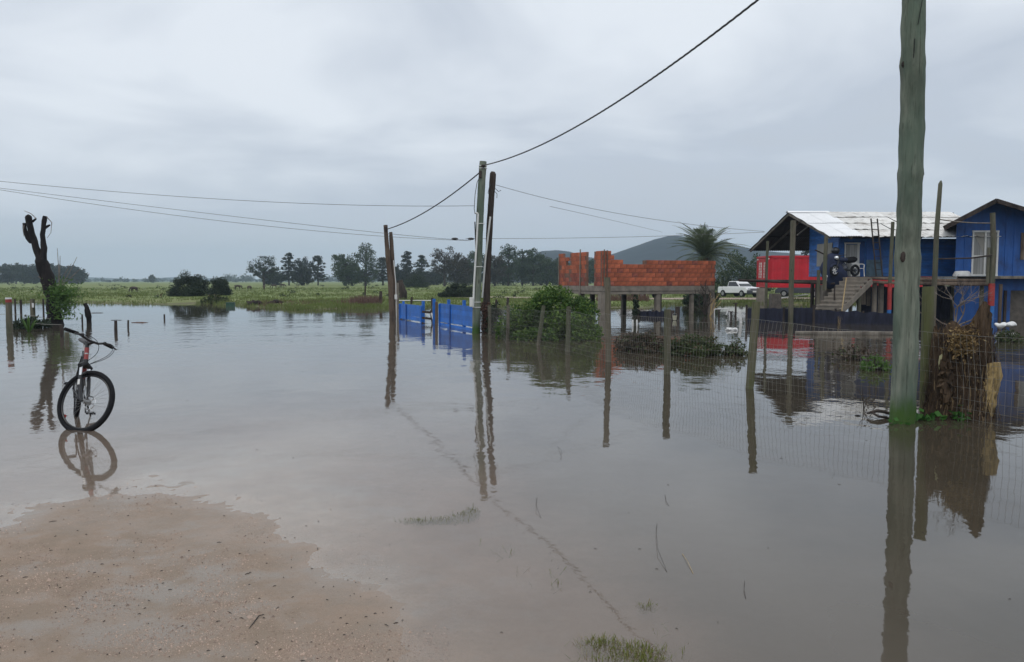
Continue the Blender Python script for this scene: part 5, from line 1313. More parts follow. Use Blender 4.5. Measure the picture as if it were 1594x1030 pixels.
    ck = MB().torus(bbk + Vector((0, -.05, 0)), (0, 1, 0), .088, .006, 30, 5)
    for s, a in ((-1, R(95)), (1, R(-85))):
        e_ = bbk + Vector((.17 * math.cos(a), s * .075, .17 * math.sin(a))); ck.beam(bbk + Vector((0, s * .06, 0)), e_, .022, .014)
    put('crank', ck, GLOSSBLACK, t, smooth=False)
    for s, a in ((-1, R(95)), (1, R(-85))):
        e_ = bbk + Vector((.17 * math.cos(a), s * .13, .17 * math.sin(a))); pd = MB()
        for dx, dy, sx, sy in ((-.045, 0, .012, .10), (.045, 0, .012, .10), (0, -.045, .10, .012), (0, .045, .10, .012), (0, 0, .09, .02)): pd.box(e_ + Vector((dx, dy, 0)), (sx, sy, .022))
        put('pedal', pd, GLOSSBLACK, t, smooth=False)
    put('chain', MB().tube([bbk + Vector((.0, -.05, .088)), ra + Vector((0, -.05, .045))], .005, 4).tube([bbk + Vector((.0, -.05, -.088)), ra + Vector((.02, -.05, -.09)), ra + Vector((0, -.05, -.045))], .005, 4), STEEL, t)
    put('cassette', MB().disc(ra + Vector((0, -.045, 0)), (0, 1, 0), .055, .025, 18), STEEL, t)
    put('kickstand', MB().tube([Vector((-.30, .05, .33)), Vector((-.33, .17, .02))], .010, 6), GLOSSBLACK, t)
bicycle()

# ================================================================== ROTTEN STUMP, SCRAPS BY THE BIG POLE
sx, sy = xat(1500, 9.62), 9.62
rs = thing('rotten_stump', (sx, sy, 0), 'wide rotten tree stump with crumbling bark behind the wire fence at the right', 'stump')
P = MB(); nz_, na = 110, 180; vs_ = []
for i in range(nz_):
    f = i / (nz_ - 1)
    for j in range(na):
        a = 2 * math.pi * j / na
        topz = 1.10 + .20 * mnoise.noise(Vector((math.cos(a) * 1.6, math.sin(a) * 1.6, 3))) + .16 * math.exp(-((a - 5.0) / .5) ** 2) - .12 * max(0, math.cos(a - 3.3))
        z = -.4 + (topz + .4) * f
        r = .345 + .05 * math.exp(-max(0, z) * 5) - .03 * f
        r *= 1 + .10 * mnoise.noise(Vector((math.cos(a) * 2.2, math.sin(a) * 2.2, z * .5))) + .10 * mnoise.noise(Vector((a * 6.0, z * 1.2, 2))) + .09 * mnoise.noise(Vector((a * 14, z * 2.2, 5))) + .05 * mnoise.noise(Vector((a * 30, z * 5, 8))) + .025 * mnoise.noise(Vector((a * 50, z * 30, 8)))
        vs_.append((sx + r * math.cos(a) * 1.02, sy + r * math.sin(a) * .9, z))
P.add(vs_, [(i * na + j, i * na + (j + 1) % na, (i + 1) * na + (j + 1) % na, (i + 1) * na + j) for i in range(nz_ - 1) for j in range(na)])
k = len(P.v); P.v.append((sx, sy + .05, .62)); P.f += [((nz_ - 1) * na + j, (nz_ - 1) * na + (j + 1) % na, k) for j in range(na)]
obj('trunk', P, ROTTEN, rs)
def lump(c, r, sc, freq, amp, n=40, m_=28):
    b = MB().ball(c, r, n, m_, sc); c = Vector(c)
    return b.xf(lambda p: p + (p - c) * (amp * (.5 * mnoise.noise(p * freq) + .35 * mnoise.noise(p * freq * 2.7) + .2 * mnoise.noise(p * freq * 6))) + Vector((mnoise.noise(p * freq * 2.3), mnoise.noise(p * freq * 2.1 + Vector((4, 0, 0))), 0)) * (amp * .05))
Yf = sy - .27
obj('rotten_core', lump((xat(1502, Yf), Yf - .0, zat(536, Yf)), .095, (1.25, .55, 1.3), 16, 1.0), PALEWOOD, rs)
obj('rotten_core', lump((xat(1516, Yf), Yf + .03, zat(516, Yf)), .075, (1.5, .6, 1.0), 17, 1.0), ROTTEN, rs)
obj('bark_ridge', lump((xat(1530, Yf), Yf + .03, zat(575, Yf)), .09, (.6, .7, 3.6), 13, .9), ROTTEN, rs)
obj('bark_ridge', lump((xat(1480, Yf), Yf + .03, zat(590, Yf)), .09, (.7, .7, 3.4), 13, .9), ROTTEN, rs)
sl_ = MB(); Ys = sy - .24; n = 18; vs_ = []
for i in range(n):
    f = i / (n - 1); py = 650 - 86 * f; cx_ = 1538 + 11 * f; w = (13 + 5 * math.sin(f * 3)) / F * Ys
    for a in range(12):
        th = 2 * math.pi * a / 12; q = 1 + .35 * mnoise.noise(Vector((a * .8, f * 6, 2)))
        vs_.append((xat(cx_, Ys) + w * q * math.cos(th), Ys + .06 * q * math.sin(th), zat(py, Ys) + .03 * mnoise.noise(Vector((a * .9, 3, f)))))
sl_.add(vs_, [(i * 12 + j, i * 12 + (j + 1) % 12, (i + 1) * 12 + (j + 1) % 12, (i + 1) * 12 + j) for i in range(n - 1) for j in range(12)] + [tuple(range(11, -1, -1)), tuple(range((n - 1) * 12, n * 12))])
obj('split_slab', sl_, PALEWOOD, rs, label='pale yellow split slab on the right side')
ns = 5200; a_ = rng.uniform(0, 2 * np.pi, ns); zz_ = rng.uniform(-.02, 1.03, ns) ; L_ = rng.uniform(.04, .20, ns) * (1 - .6 * (zz_ > .85))
rr_ = .355 + .05 * np.exp(-zz_ * 5) - .03 * zz_ + rng.normal(0, .022, ns); rr_ *= 1 + .08 * np.sin(a_ * 7 + zz_ * 2)
p_ = np.stack([sx + rr_ * np.cos(a_) * 1.02, sy + rr_ * np.sin(a_) * .9, zz_], 1); tn = np.stack([-np.sin(a_), np.cos(a_), np.zeros(ns)], 1); ou = np.stack([np.cos(a_), np.sin(a_), np.zeros(ns)], 1)
dn = np.stack([rng.normal(0, .10, ns), rng.normal(0, .10, ns), rng.choice([-1.0, 1.0], ns) * rng.uniform(.6, 1, ns)], 1) + ou * rng.uniform(-.1, .15, ns)[:, None]
w_2 = rng.uniform(.003, .010, ns)[:, None]
v = np.stack([p_ - tn * w_2, p_ + tn * w_2, p_ + dn * L_[:, None] + tn * w_2 * .4, p_ + dn * L_[:, None] - tn * w_2 * .4], 1).reshape(-1, 3)
L_SHAG = leaf('shaggy_bark', (.028, .019, .013), (.10, .066, .042), (.20, .14, .075), trans=.05, rough=.9, patch=5)
nq = 700; pq = np.stack([np.array([xat(1503, sy - .36) for _ in range(nq)]) + rng.normal(0, .075, nq), sy - .35 + rng.normal(0, .03, nq), np.array([zat(532, sy - .3)] * nq) + rng.normal(0, .085, nq)], 1)
vq, qq = cards(pq, .045, .4); raw_mesh('crumbling_wood', vq, qq, leaf('crumbling_wood', (.10, .065, .03), (.30, .20, .085), (.36, .27, .13), trans=.05, rough=.9, patch=9), rs, kind='stuff')
raw_mesh('shaggy_bark', v, np.arange(4 * ns).reshape(ns, 4), L_SHAG, rs, kind='stuff')
# bare grey shrub growing behind the stump
def twiggy(name, base, dirs, depth, seed, mat_, lab, r0=.02, L0=.35, spread=.6):
    r_ = random.Random(seed); m_ = MB()
    def grow(p, d, L, r, n):
        pts = [p]; q = p
        for k in range(3): 
            d = (d + Vector((r_.gauss(0, .12), r_.gauss(0, .12), r_.gauss(.03, .08)))).normalized(); q = q + d * (L / 3); pts.append(q)
        m_.tube(pts, [r, r * .9, r * .8, r * .65], 5, cap=False)
        if n > 0:
            for _ in range(r_.choice((2, 2, 3))):
                dd = (d + Vector((r_.gauss(0, spread), r_.gauss(0, spread), r_.gauss(.1, spread * .6)))).normalized()
                grow(pts[r_.choice((2, 3, 3))], dd, L * r_.uniform(.6, .85), r * .62, n - 1)
    for d in dirs: grow(Vector(base), Vector(d).normalized(), L0 * r_.uniform(.8, 1.2), r0, depth)
    o = obj(name, m_, mat_); tag(o, lab, 'shrub'); return o
twiggy('bare_shrub', (xat(1490, 10.4), 10.4, 1.05), [(.5, 0, .8), (-.35, .1, 1), (.15, .1, 1), (.9, .1, .45), (-.9, .1, .25)], 4, 5, TWIG, 'bare grey branching shrub rising behind the rotten stump', .011, .26, .55)
twiggy('bare_shrub', (xat(1464, 10.3), 10.3, .75), [(-.2, 0, 1), (.4, .1, .7), (-.7, 0, .4)], 3, 8, RUST, 'rusty tangle of dry twigs between the mossy post and the stump', .009, .2, .6)
# leafy plants round the foot
def leafplant(px, py, Y, n, lab, sz=.09, spread=.16):
    x = xat(px, Y); c = np.array([(x + rnd.gauss(0, spread), Y + rnd.gauss(0, .05), abs(rnd.gauss(.03, .035))) for _ in range(n)])
    v, q = cards(c, sz, .75, flat=.3); o = raw_mesh('leafy_plant', v, q, leaf('leafy_plant_%d' % px, (.03, .11, .02), (.075, .20, .035), trans=.3)); tag(o, lab, 'plant')
leafplant(1448, 657, 9.3, 60, 'cluster of bright green leaves floating between the big pole and the mossy post', .085, .13)
leafplant(1503, 659, 9.3, 40, 'small bright green leaves floating before the rotten stump', .075, .06)
leafplant(1408, 656, 9.0, 14, 'few small green leaves at the front foot of the big pole', .06, .08)
o = obj('driftwood', MB().tube([P0(1356, 643, 9.55), P0(1362, 641.5, 9.5), P0(1372, 639, 9.5), P0(1384, 641, 9.5), P0(1396, 645, 9.5)], [.012, .018, .022, .02, .018], 7).tube([P0(1363, 642, 9.5), P0(1374, 648, 9.4), P0(1392, 651, 9.4)], [.012, .016, .012], 6), DARKWOOD); tag(o, 'dark forked branch floating against the left side of the big pole', 'branch')
tl = twiggy('plant_stalk', (xat(1350, 10.1), 10.1, -.02), [(0, 0, 1), (.15, 0, 1), (-.2, 0, .8)], 2, 14, DARKTWIG, 'thin dark stalks standing in the water left of the big pole', .006, .13, .4)
o = obj('tyre_ring', MB().torus(P0(1341, 652, 9.6), (.4, 1, .2), .045, .012, 18, 6), BLACK); tag(o, 'small black ring hanging on the mesh left of the big pole', 'ring')
lg = obj('floating_log', MB().tube([P0(1240, 517.5, 24.5), P0(1320, 518.5, 24.3), P0(1396, 518.5, 24.1)], [.05, .07, .06], 8, wob=.2), GREYWOOD); tag(lg, 'long pale log floating in front of the stilt house', 'log')

# ================================================================== YARD BITS BEHIND THE FENCE
sf = thing('shade_cloth_fence', (xat(1280, 31), 31, 0), 'low dark shade cloth fence standing in the flood before the stilt house', 'fence')
def cloth(par, px0, px1, Y0, Y1, top, mat_, seed, kz=.06):
    n = 44; vs_ = []
    for k in range(n + 1):
        f = k / n; px = px0 + (px1 - px0) * f; Y = Y0 + (Y1 - Y0) * f + .08 * math.sin(f * 19 + seed); zt = zat(top[0] + (top[1] - top[0]) * f, Y) + kz * mnoise.noise(Vector((f * 9, seed, 1)))
        vs_ += [(xat(px, Y), Y, -.3), (xat(px, Y), Y + .05 * math.sin(k), zt * .5), (xat(px, Y), Y, zt)]
    fs_ = [(3 * k + r, 3 * k + 3 + r, 3 * k + 4 + r, 3 * k + 1 + r) for k in range(n) for r in (0, 1)]
    m_ = MB().add(vs_, fs_); m_.add([(p[0], p[1] + .012, p[2]) for p in vs_], [tuple(reversed(f)) for f in fs_])
    return obj('cloth', m_, mat_, par)
cloth(sf, 1162, 1268, 31.5, 30.8, (480, 479), FABRIC, 2)
cloth(sf, 1268, 1398, 30.8, 29.8, (482, 488), FABRIC, 5)
for px, t_ in ((1163, 474), (1221, 478), (1268, 474), (1302, 480), (1345, 484), (1396, 482)):
    x = xat(px, 30.6); obj('stake', MB().tube([(x, 30.6, -.4), (x, 30.6, zat(t_, 30.6))], .045, 7, wob=.2, seed=px), DARKWOOD, sf)
s2 = thing('shade_cloth_fence', (xat(1018, 36), 36, 0), 'short dark navy cloth fence in the water beneath the brick building', 'fence')
cloth(s2, 994, 1040, 37.0, 36.6, (484, 484), FABRIC, 8)
for px in (994, 1017, 1040): obj('stake', MB().tube([(xat(px, 36.9), 36.9, -.4), (xat(px, 36.9), 36.9, zat(482, 36.9))], .04, 6), DARKWOOD, s2)
for k, px in enumerate((985.5, 992)):
    o = obj('white_stake', MB().box((xat(px, 29), 29, -.1), (.055, .04, .66)), PLASTICWHITE, smooth=False, bevel=.008); tag(o, ('left of two short white stakes in the water under the brick building', 'right of two short white stakes in the water under the brick building')[k], 'stake', 'white stakes under the brick building')
gf = thing('pipe_frame', (xat(1125, 36), 36, 0), 'white pipe frame like a low goal standing in the flooded yard', 'pipe frame')
for a_, b_ in (((1113, 481), (1135, 480)), ((1135, 480), (1138, 500)), ((1135, 480), (1131, 490)), ((1113, 481), (1113, 497))): obj('pipe', MB().tube([P0(*a_, 36), P0(*b_, 36)], .022, 7), PLASTICWHITE, gf)
for px, t_, Y, mat_, lab in ((1120, 482, 33, DARKWOOD, 'dark stake inside the white pipe frame'), (1146, 472, 34, DARKWOOD, 'dark T topped stake right of the white pipe frame'), (1139, 485, 34, DARKWOOD, 'thin dark stake touching the white pipe frame')):
    x = xat(px, Y); o = obj('yard_stake', MB().tube([(x, Y, -.4), (x, Y, zat(t_, Y))], .04, 7).tube([(x - .12, Y, zat(t_, Y)), (x + .08, Y, zat(t_, Y))], .02, 5), mat_); tag(o, lab, 'stake', 'stakes in the flooded yard')
o = obj('white_post', MB().box((xat(1155, 31), 31, -.12), (.10, .06, 1.3), rot=Matrix.Rotation(R(-6), 4, 'Y').to_euler()), PLASTICWHITE, smooth=False, bevel=.01); tag(o, 'peeling white board post at the left end of the shade cloth fence', 'post')
o = obj('floating_bag', lump((xat(1140, 26.3), 26.3, .02), .13, (1.5, .9, .55), 6, .8), PLASTICWHITE); tag(o, 'white plastic bag floating left of the shade cloth fence', 'bag')
bk = thing('bucket', (xat(1051, 33), 33, 0), 'small pale bucket hung on the dark posts under the brick building', 'bucket')
obj('pail', MB().tube([P0(1051, 498, 33), P0(1051, 491, 33)], [.07, .10], 12), plain('pale_bucket', (.5, .48, .36), .5), bk); obj('handle', MB().torus(P0(1051, 490.5, 33), (0, 1, .0), .09, .008, 16, 5), STEEL, bk)
for px, t_ in ((1047, 483), (1055, 477)):
    x = xat(px, 33.2); o = obj('yard_post', MB().tube([(x, 33.2, -.4), (x, 33.2, zat(t_, 33.2))], .10, 8, wob=.2), DARKWOOD); tag(o, 'dark stump post left behind the pale bucket' if px == 1047 else 'taller dark stump post right behind the pale bucket', 'post', 'dark posts behind the bucket')
# scraps along the far left bank
o = obj('green_crate', MB().box((xat(358, 51), 51, .06), (.52, .45, .36), rz=.2).box((xat(358, 51), 51, .255), (.58, .5, .04), rz=.2), plain('green_plastic', (.02, .07, .045), .5), smooth=False, bevel=.02); tag(o, 'dark green crate half sunk at the far bank below the round bush', 'crate')
for k, (px, Y, w, lab) in enumerate(((395, 52, .5, 'low dark debris pile on the far bank, left one of two'), (428, 53, .6, 'low dark debris pile on the far bank, right one of two'))):
    o = obj('debris_pile', lump((xat(px, Y), Y, .12), .35, (1.4, .8, .7), 5, .9), DARKWOOD); tag(o, lab, 'debris pile')

# ================================================================== TREES
def clump_cards(centres, r, per, size, aspect, squash=.6):
    c = np.repeat(np.asarray(centres, float), per, 0); n = len(c)
    rr = np.repeat(np.broadcast_to(np.asarray(r, float), (len(centres),)), per)
    d = rng.normal(size=(n, 3)); d /= np.linalg.norm(d, axis=1)[:, None]; d *= (rng.uniform(0, 1, n) ** .45 * rr)[:, None]; d[:, 2] *= squash
    return cards(c + d, size, aspect)
def tree(kind, px, top, base, wpx, Y, mat_, lab, name='tree', group='trees beyond the field', trunk_mat=DARKWOOD, dens=1.0, seed=0, cut=0.0):
    r_ = random.Random(seed * 31 + int(px)); x = xat(px, Y); z0 = height(x, Y) - .1; H = (zat(top, Y) - z0) * 1.15; W = wpx * 1.32 / F * Y
    t = thing(name, (x, Y, z0), lab, 'tree', group)
    C, Rr = [], []
    def blob(cx, cz, rx_, rz2, n, r0, r1, low=-1.0):
        for _ in range(n):
            d = Vector((r_.gauss(0, 1), r_.gauss(0, 1), r_.gauss(0, 1))).normalized() * r_.uniform(.2, 1) ** .6
            if d.z < low: d.z = low + r_.uniform(0, .2)
            C.append((x + cx * W + d.x * W * rx_, Y + d.y * W * rx_, z0 + H * (cz + d.z * rz2))); Rr.append(W * r_.uniform(r0, r1))
    if kind == 'umbrella':          # wide dome, ragged under-edge
        blob(0, .60, .44, .36, 60, .07, .14, -.75); blob(-.2, .45, .24, .16, 10, .06, .11); blob(.22, .5, .24, .16, 10, .06, .11)
    elif kind == 'tiered':          # layered pine: separate plates round a visible stem
        n = 8
        for i in range(n):
            f = i / (n - 1); hz_ = .22 + .72 * f; ww = W * .5 * (1.05 - f) ** .5 * r_.uniform(.65, 1.15) + W * .06
            for _ in range(9):
                a = r_.uniform(0, 6.28); q = r_.uniform(.1, 1); C.append((x + math.cos(a) * q * ww, Y + math.sin(a) * q * ww, z0 + H * hz_ + r_.uniform(-.035, .035) * H)); Rr.append(W * r_.uniform(.08, .15))
    elif kind == 'round':
        blob(0, .54, .46, .42, 80, .08, .15); blob(r_.uniform(-.25, .25), .78, .24, .18, 14, .07, .12); blob(0, .22, .4, .18, 18, .09, .15)
    elif kind == 'column':
        blob(0, .46, .46, .36, 70, .08, .15); blob(r_.uniform(-.12, .12), .74, .32, .23, 30, .07, .13); blob(0, .2, .36, .16, 16, .09, .15)
    px_size = 1.5 / F * Y
    v, q = clump_cards(C, Rr, int(38 * dens), px_size * 1.45, .6, .55 if kind in ('umbrella', 'tiered') else .8)
    raw_mesh('crown', v, q, mat_, t)
    tk = MB(); rr0 = max(.16, W * .030); lean = r_.uniform(-.03, .03) * H
    tops = .95 if kind in ('tiered', 'column') else .72
    tk.tube([(x, Y, z0 - .2), (x + lean * .4, Y, z0 + H * .3), (x + lean, Y, z0 + H * tops)], [rr0 * 1.3, rr0, rr0 * .4], 7, wob=.2, seed=int(px))
    for c in C[::3]:
        f = max(.22, min(tops - .05, (c[2] - z0) / H - .16)); tk.tube([(x + lean * f, Y, z0 + H * f), ((x + c[0]) / 2, (Y + c[1]) / 2, z0 + H * f + (c[2] - z0 - H * f) * .4), c], [rr0 * .45, rr0 * .3, rr0 * .12], 5, cap=False)
    obj('trunk', tk, trunk_mat, t)
    return t
TR = [  # kind, px, top, base, width px, distance, material, label
 ('umbrella', 411, 401, 446, 40, 215, L_PINE, 'round domed pine standing alone left of the other far trees'),
 ('tiered', 450, 400, 446, 24, 225, L_DARKPINE, 'thin tall pine with a bare lower stem, second from left of the far trees'),
 ('round', 470, 417, 447, 32, 222, L_DARKPINE, 'low dark bushy tree beneath the tall thin pines'),
 ('umbrella', 472, 402, 446, 30, 235, L_DARKPINE, 'flat topped dark pine above the low bushy tree'),
 ('tiered', 495, 403, 446, 25, 228, L_DARKPINE, 'layered dark pine at the right of the thin pine group'),
 ('round', 538, 398, 447, 36, 205, L_BROAD, 'broad green tree, the left one of the leafy pair in the middle of the field'),
 ('column', 569, 385, 447, 40, 210, L_BROAD, 'tallest leafy green tree of the middle pair'),
 ('tiered', 596, 406, 446, 30, 225, L_DARKPINE, 'dark layered pine half hidden by the far brown poles'),
 ('tiered', 634, 398, 446, 26, 215, L_DARKPINE, 'dark layered conifer rising above the round green bush right of the brown poles'),
 ('tiered', 657, 403, 446, 22, 230, L_PINE, 'thin pale pine right of the dark layered conifer'),
 ('round', 621, 415, 446, 26, 212, L_DARKPINE, 'dense dark tree directly behind the far brown poles'),
 ('umbrella', 692, 389, 444, 42, 190, L_BROWN, 'tall brownish tree with a domed crown left of the green pole'),
 ('round', 712, 400, 446, 44, 195, L_BROWN, 'broad brownish tree just left of the green pole'),
 ('round', 741, 396, 446, 42, 200, L_BROAD, 'dark green tree directly behind the green pole'),
 ('round', 770, 399, 446, 34, 205, L_BROWN, 'dusky tree just right of the dark leaning pole'),
 ('column', 791, 386, 446, 32, 210, L_BROAD, 'tall leafy tree with a pale top right of the dark pole'),
 ('column', 813, 392, 446, 30, 215, L_BROAD, 'medium green tree next to the tall pale topped one'),
 ('round', 830, 393, 446, 38, 214, L_BROAD, 'wide green tree in front of the left hill'),
 ('column', 851, 402, 446, 30, 218, L_BROAD, 'rounded green tree left of the brick wall'),
 ('round', 872, 404, 446, 34, 220, L_BROAD, 'green tree partly hidden by the left brick wall'),
 ('column', 905, 402, 446, 36, 230, L_BROAD, 'green tree seen through the gap in the brick walls'),
 ('round', 930, 408, 446, 36, 235, L_BROAD, 'green tree peeping above the low part of the brick wall'),
 ('round', 548, 412, 446, 34, 214, L_BROAD, 'low green tree between the two leafy trees of the middle pair'),
 ('round', 645, 424, 446, 46, 235, L_DARKPINE, 'low dark tree behind the round green bush'),
 ('round', 675, 424, 446, 34, 240, L_EUC, 'faint low tree in the gap right of the thin pale pine'),
 ('round', 725, 410, 446, 46, 225, L_BROWN, 'shadowy tree filling the wood just left of the green pole'),
 ('round', 783, 410, 446, 48, 230, L_BROAD, 'deep green tree filling the wood right of the dark pole'),
 ('round', 842, 412, 446, 50, 236, L_BROAD, 'deep green tree filling the wood below the left hill'),
 ('round', 425, 424, 446, 30, 240, L_EUC, 'low pale tree behind the domed pine'),
]
for i, (kd, px, tp, bs, w, Y, mt, lab) in enumerate(TR): tree(kd, px, tp, bs, w, Y, mt, lab, 'pine_tree' if kd in ('umbrella', 'tiered') else 'leafy_tree', seed=i, dens=1.3 if kd == 'round' else 1.0)
ecl = ['eucalyptus at the left end of the far grove', 'eucalyptus second from the left in the far grove', 'eucalyptus third from the left in the far grove', 'eucalyptus left of the pollarded trunk in the far grove', 'eucalyptus behind the forked top of the pollarded tree', 'eucalyptus seen right behind the pollarded trunk', 'eucalyptus right of the pollarded trunk in the far grove', 'eucalyptus in the right half of the far grove', 'eucalyptus second from the right in the far grove', 'slim eucalyptus at the right end of the far grove']
for i, px in enumerate((-2, 12, 25, 38, 52, 66, 80, 95, 108, 121)): tree('column' if i % 3 else 'round', px, (416, 414, 412, 413, 414, 413, 412, 413, 415, 419)[i], 445, 24, 330 + 6 * (i % 3), L_EUC, ecl[i], 'eucalyptus_tree', 'eucalyptus grove on the left', seed=50 + i, dens=.9, trunk_mat=BROWNPOLE)
tree('round', 237, 429, 441, 7, 560, L_EUC, 'tiny lone tree far out on the plain left of the round bush', 'leafy_tree', seed=80, dens=.4)
# shrubs in the field
def bush(px, top, base, wpx, Y, mat_, lab, n=2600, sz=.10, name='bush', cat='bush', stems=6, zb=None, sq=1.0, seed=0, group=None, depth=1.0):
    r_ = random.Random(seed + int(px)); x = xat(px, Y); z0 = (height(x, Y) if zb is None else zb); z0 = max(z0, -.25); zt = zat(top, Y); W = wpx / F * Y; H = zt - max(0, z0)
    t = thing(name, (x, Y, z0), lab, cat, group); zz = max(0, z0)
    C, Rr = [], []
    for _ in range(64):
        el = math.asin(r_.uniform(0, 1)); az = r_.uniform(0, 6.28); q = r_.uniform(.35, 1) ** .55
        lob = 1 + .16 * mnoise.noise(Vector((math.cos(az) * 1.3 + px, math.sin(az) * 1.3, el * 1.5)))
        rr_ = min(W, H * 1.5) * r_.uniform(.10, .17)
        C.append((x + math.cos(el) * math.cos(az) * q * (W * .5 - rr_ * .7) * lob, Y + math.cos(el) * math.sin(az) * q * (W * .5 - rr_ * .7) * depth * lob, zz + .04 * H + math.sin(el) * q * (H - rr_ * .75) * sq * lob)); Rr.append(rr_)
    for _ in range(30):
        a = r_.uniform(0, 6.28); q = r_.uniform(.3, .95); rr_ = min(W, H * 1.5) * r_.uniform(.10, .15); C.append((x + math.cos(a) * q * (W * .5 - rr_ * .6), Y + math.sin(a) * q * (W * .5 - rr_ * .6) * depth, zz + r_.uniform(0.02, .25) * H)); Rr.append(rr_)
    v, q = clump_cards(C, Rr, max(4, n // len(C)), sz, .55, .9); raw_mesh('foliage', v, q, mat_, t)
    st_ = MB()
    for c in C[:: max(1, 64 // stems)]: st_.tube([(x + (c[0] - x) * .15, Y + (c[1] - Y) * .15, z0 - .25), (x + (c[0] - x) * .6, Y + (c[1] - Y) * .6, zz + (c[2] - zz) * .5), c], [.02 + W * .006, .015 + W * .004, .008], 5)
    obj('stem', st_, DARKWOOD, t); return t
bush(292, 419, 464, 66, 75, L_DARKBUSH, 'big rounded dark bush at the water edge on the left', 15000, .14, seed=1)
bush(341, 427, 462, 40, 79, L_DARKBUSH, 'smaller paler bush against the right of the big dark bush', 8000, .14, seed=2)
bush(335, 457, 474, 46, 58, L_WEED, 'low grey green scrub in the water below the dark bushes', 1800, .16, seed=3)
bush(648, 424, 450, 42, 160, L_DARKBUSH, 'round green bush in the field right of the far brown poles', 6000, .24, seed=4)
bush(713, 440, 474, 64, 70, L_DARKBUSH, 'dark bush in the field behind the longer blue gate leaf', 11000, .14, seed=5)
pole('dead_tree', [(xat(628, 60), 60, 0), (xat(627, 60), 60, zat(455, 60)), (xat(622, 60), 60, zat(436, 60))], [.33, .30, .22], DARKWOOD, None, n=9, wob=.25, seed=3)
tag(bpy.context.scene.objects[-1] if False else [o for o in COL.objects if o.name == 'dead_tree'][0], 'thick dark bare trunk standing behind the left end of the blue gate', 'trunk')
bush(856, 439, 531, 182, 22.9, L_BUSH, 'large bright green bush standing in the flood behind the wire fence', 26000, .085, seed=6, depth=.8)
bush(771, 470, 528, 36, 24.9, L_DARKBUSH, 'small dark shrub at the foot of the dark leaning pole', 1800, .09, seed=7)
# shrubs round the palm
for i, (px, tp, w, Y, mt, lab) in enumerate(((1146, 388, 74, 84, L_BROAD, 'tall green thicket between the palm and the red container'), (1172, 398, 60, 92, L_BROAD, 'dark green thicket directly left of the red container'), (1092, 415, 56, 53, L_BROAD, 'dark thicket under the palm behind the brick wall'), (1180, 412, 50, 110, L_BROAD, 'distant green thicket behind the red container'))):
    bush(px, tp, 462, w, Y, mt, lab, 4200, .26, name='thicket', cat='thicket', seed=20 + i, sq=1.05, group='thickets round the palm')
tree('tiered', 1256, 391, 450, 22, 120, L_DARKPINE, 'small conifer top seen through the open porch above the container', 'pine_tree', seed=90)
bush(990, 455, 486, 13, 37, L_DARKBUSH, 'narrow dark cypress like shrub under the brick slab', 900, .12, seed=30, sq=1.0)
twiggy('bare_bush', (xat(1098, 37.2), 37.2, .05), [(-.5, 0, 1), (.1, 0, 1), (.5, .1, 1), (-.2, .2, 1), (.3, -.1, .8)], 3, 21, DARKTWIG, 'bare dark bush at the right end of the brick building', .035, .6, .38)
twiggy('dry_stalks', (xat(1106, 37.0), 37.0, .0), [(.2, 0, 1), (.45, 0, 1), (-.1, 0, 1)], 2, 22, PALEBROWN, 'pale dry stalks growing in front of the bare dark bush', .025, .45, .25)
# palm
def palm():
    Y = 56.0; x = xat(1096, Y); z0 = height(x, Y) - .1; zc = zat(401, Y)
    t = thing('palm_tree', (x, Y, z0), 'feathery palm rising behind the right end of the brick wall', 'palm')
    pole('trunk', [(x, Y, z0), (x, Y, zc)], [.30, .26], BROWNPOLE, t, n=10, wob=.3)
    L = 2.95; vs_, qs_ = [], []; n = 26
    for k in range(n):
        f = (k + 1) / n; p = Vector((L * f, 0, (.46 * L * f - .74 * L * f * f))); w = .42 * math.sin(min(1, f * 1.08) * math.pi) ** .5 + .03
        for s in (-1, 1):
            e_ = p + Vector((.22 * w * 2, s * w, -.28 * w)); a = p + Vector((.03, 0, 0)); b = p - Vector((.03, 0, 0)); vs_ += [tuple(a), tuple(e_ + Vector((.008, 0, 0))), tuple(e_ - Vector((.008, 0, 0))), tuple(b)]; i = len(vs_) - 4; qs_.append((i, i + 1, i + 2, i + 3))
    m_ = MB(); m_.add(vs_, qs_); m_.tube([(L * f, 0, (.46 * L * f - .74 * L * f * f)) for f in np.linspace(0, 1, 9)], [.03, .026, .022, .018, .015, .012, .009, .006, .004], 5)
    me = bpy.data.meshes.new('frond'); me.from_pydata(m_.v, [], m_.f); me.materials.append(L_PALM)
    for k in range(74):
        o = bpy.data.objects.new('frond', me); COL.objects.link(o); o.parent = t; o.location = (0, 0, zc - z0 + rnd.uniform(-.1, .1))
        o.rotation_euler = (rnd.uniform(-.25, .25), -R(rnd.choice((64, 50, 42, 30, 22, 10, 0, -12, -30))) + rnd.uniform(-.1, .1), k * 2.399 + rnd.uniform(-.2, .2)); o.scale = (rnd.uniform(.85, 1.1),) * 3
palm()
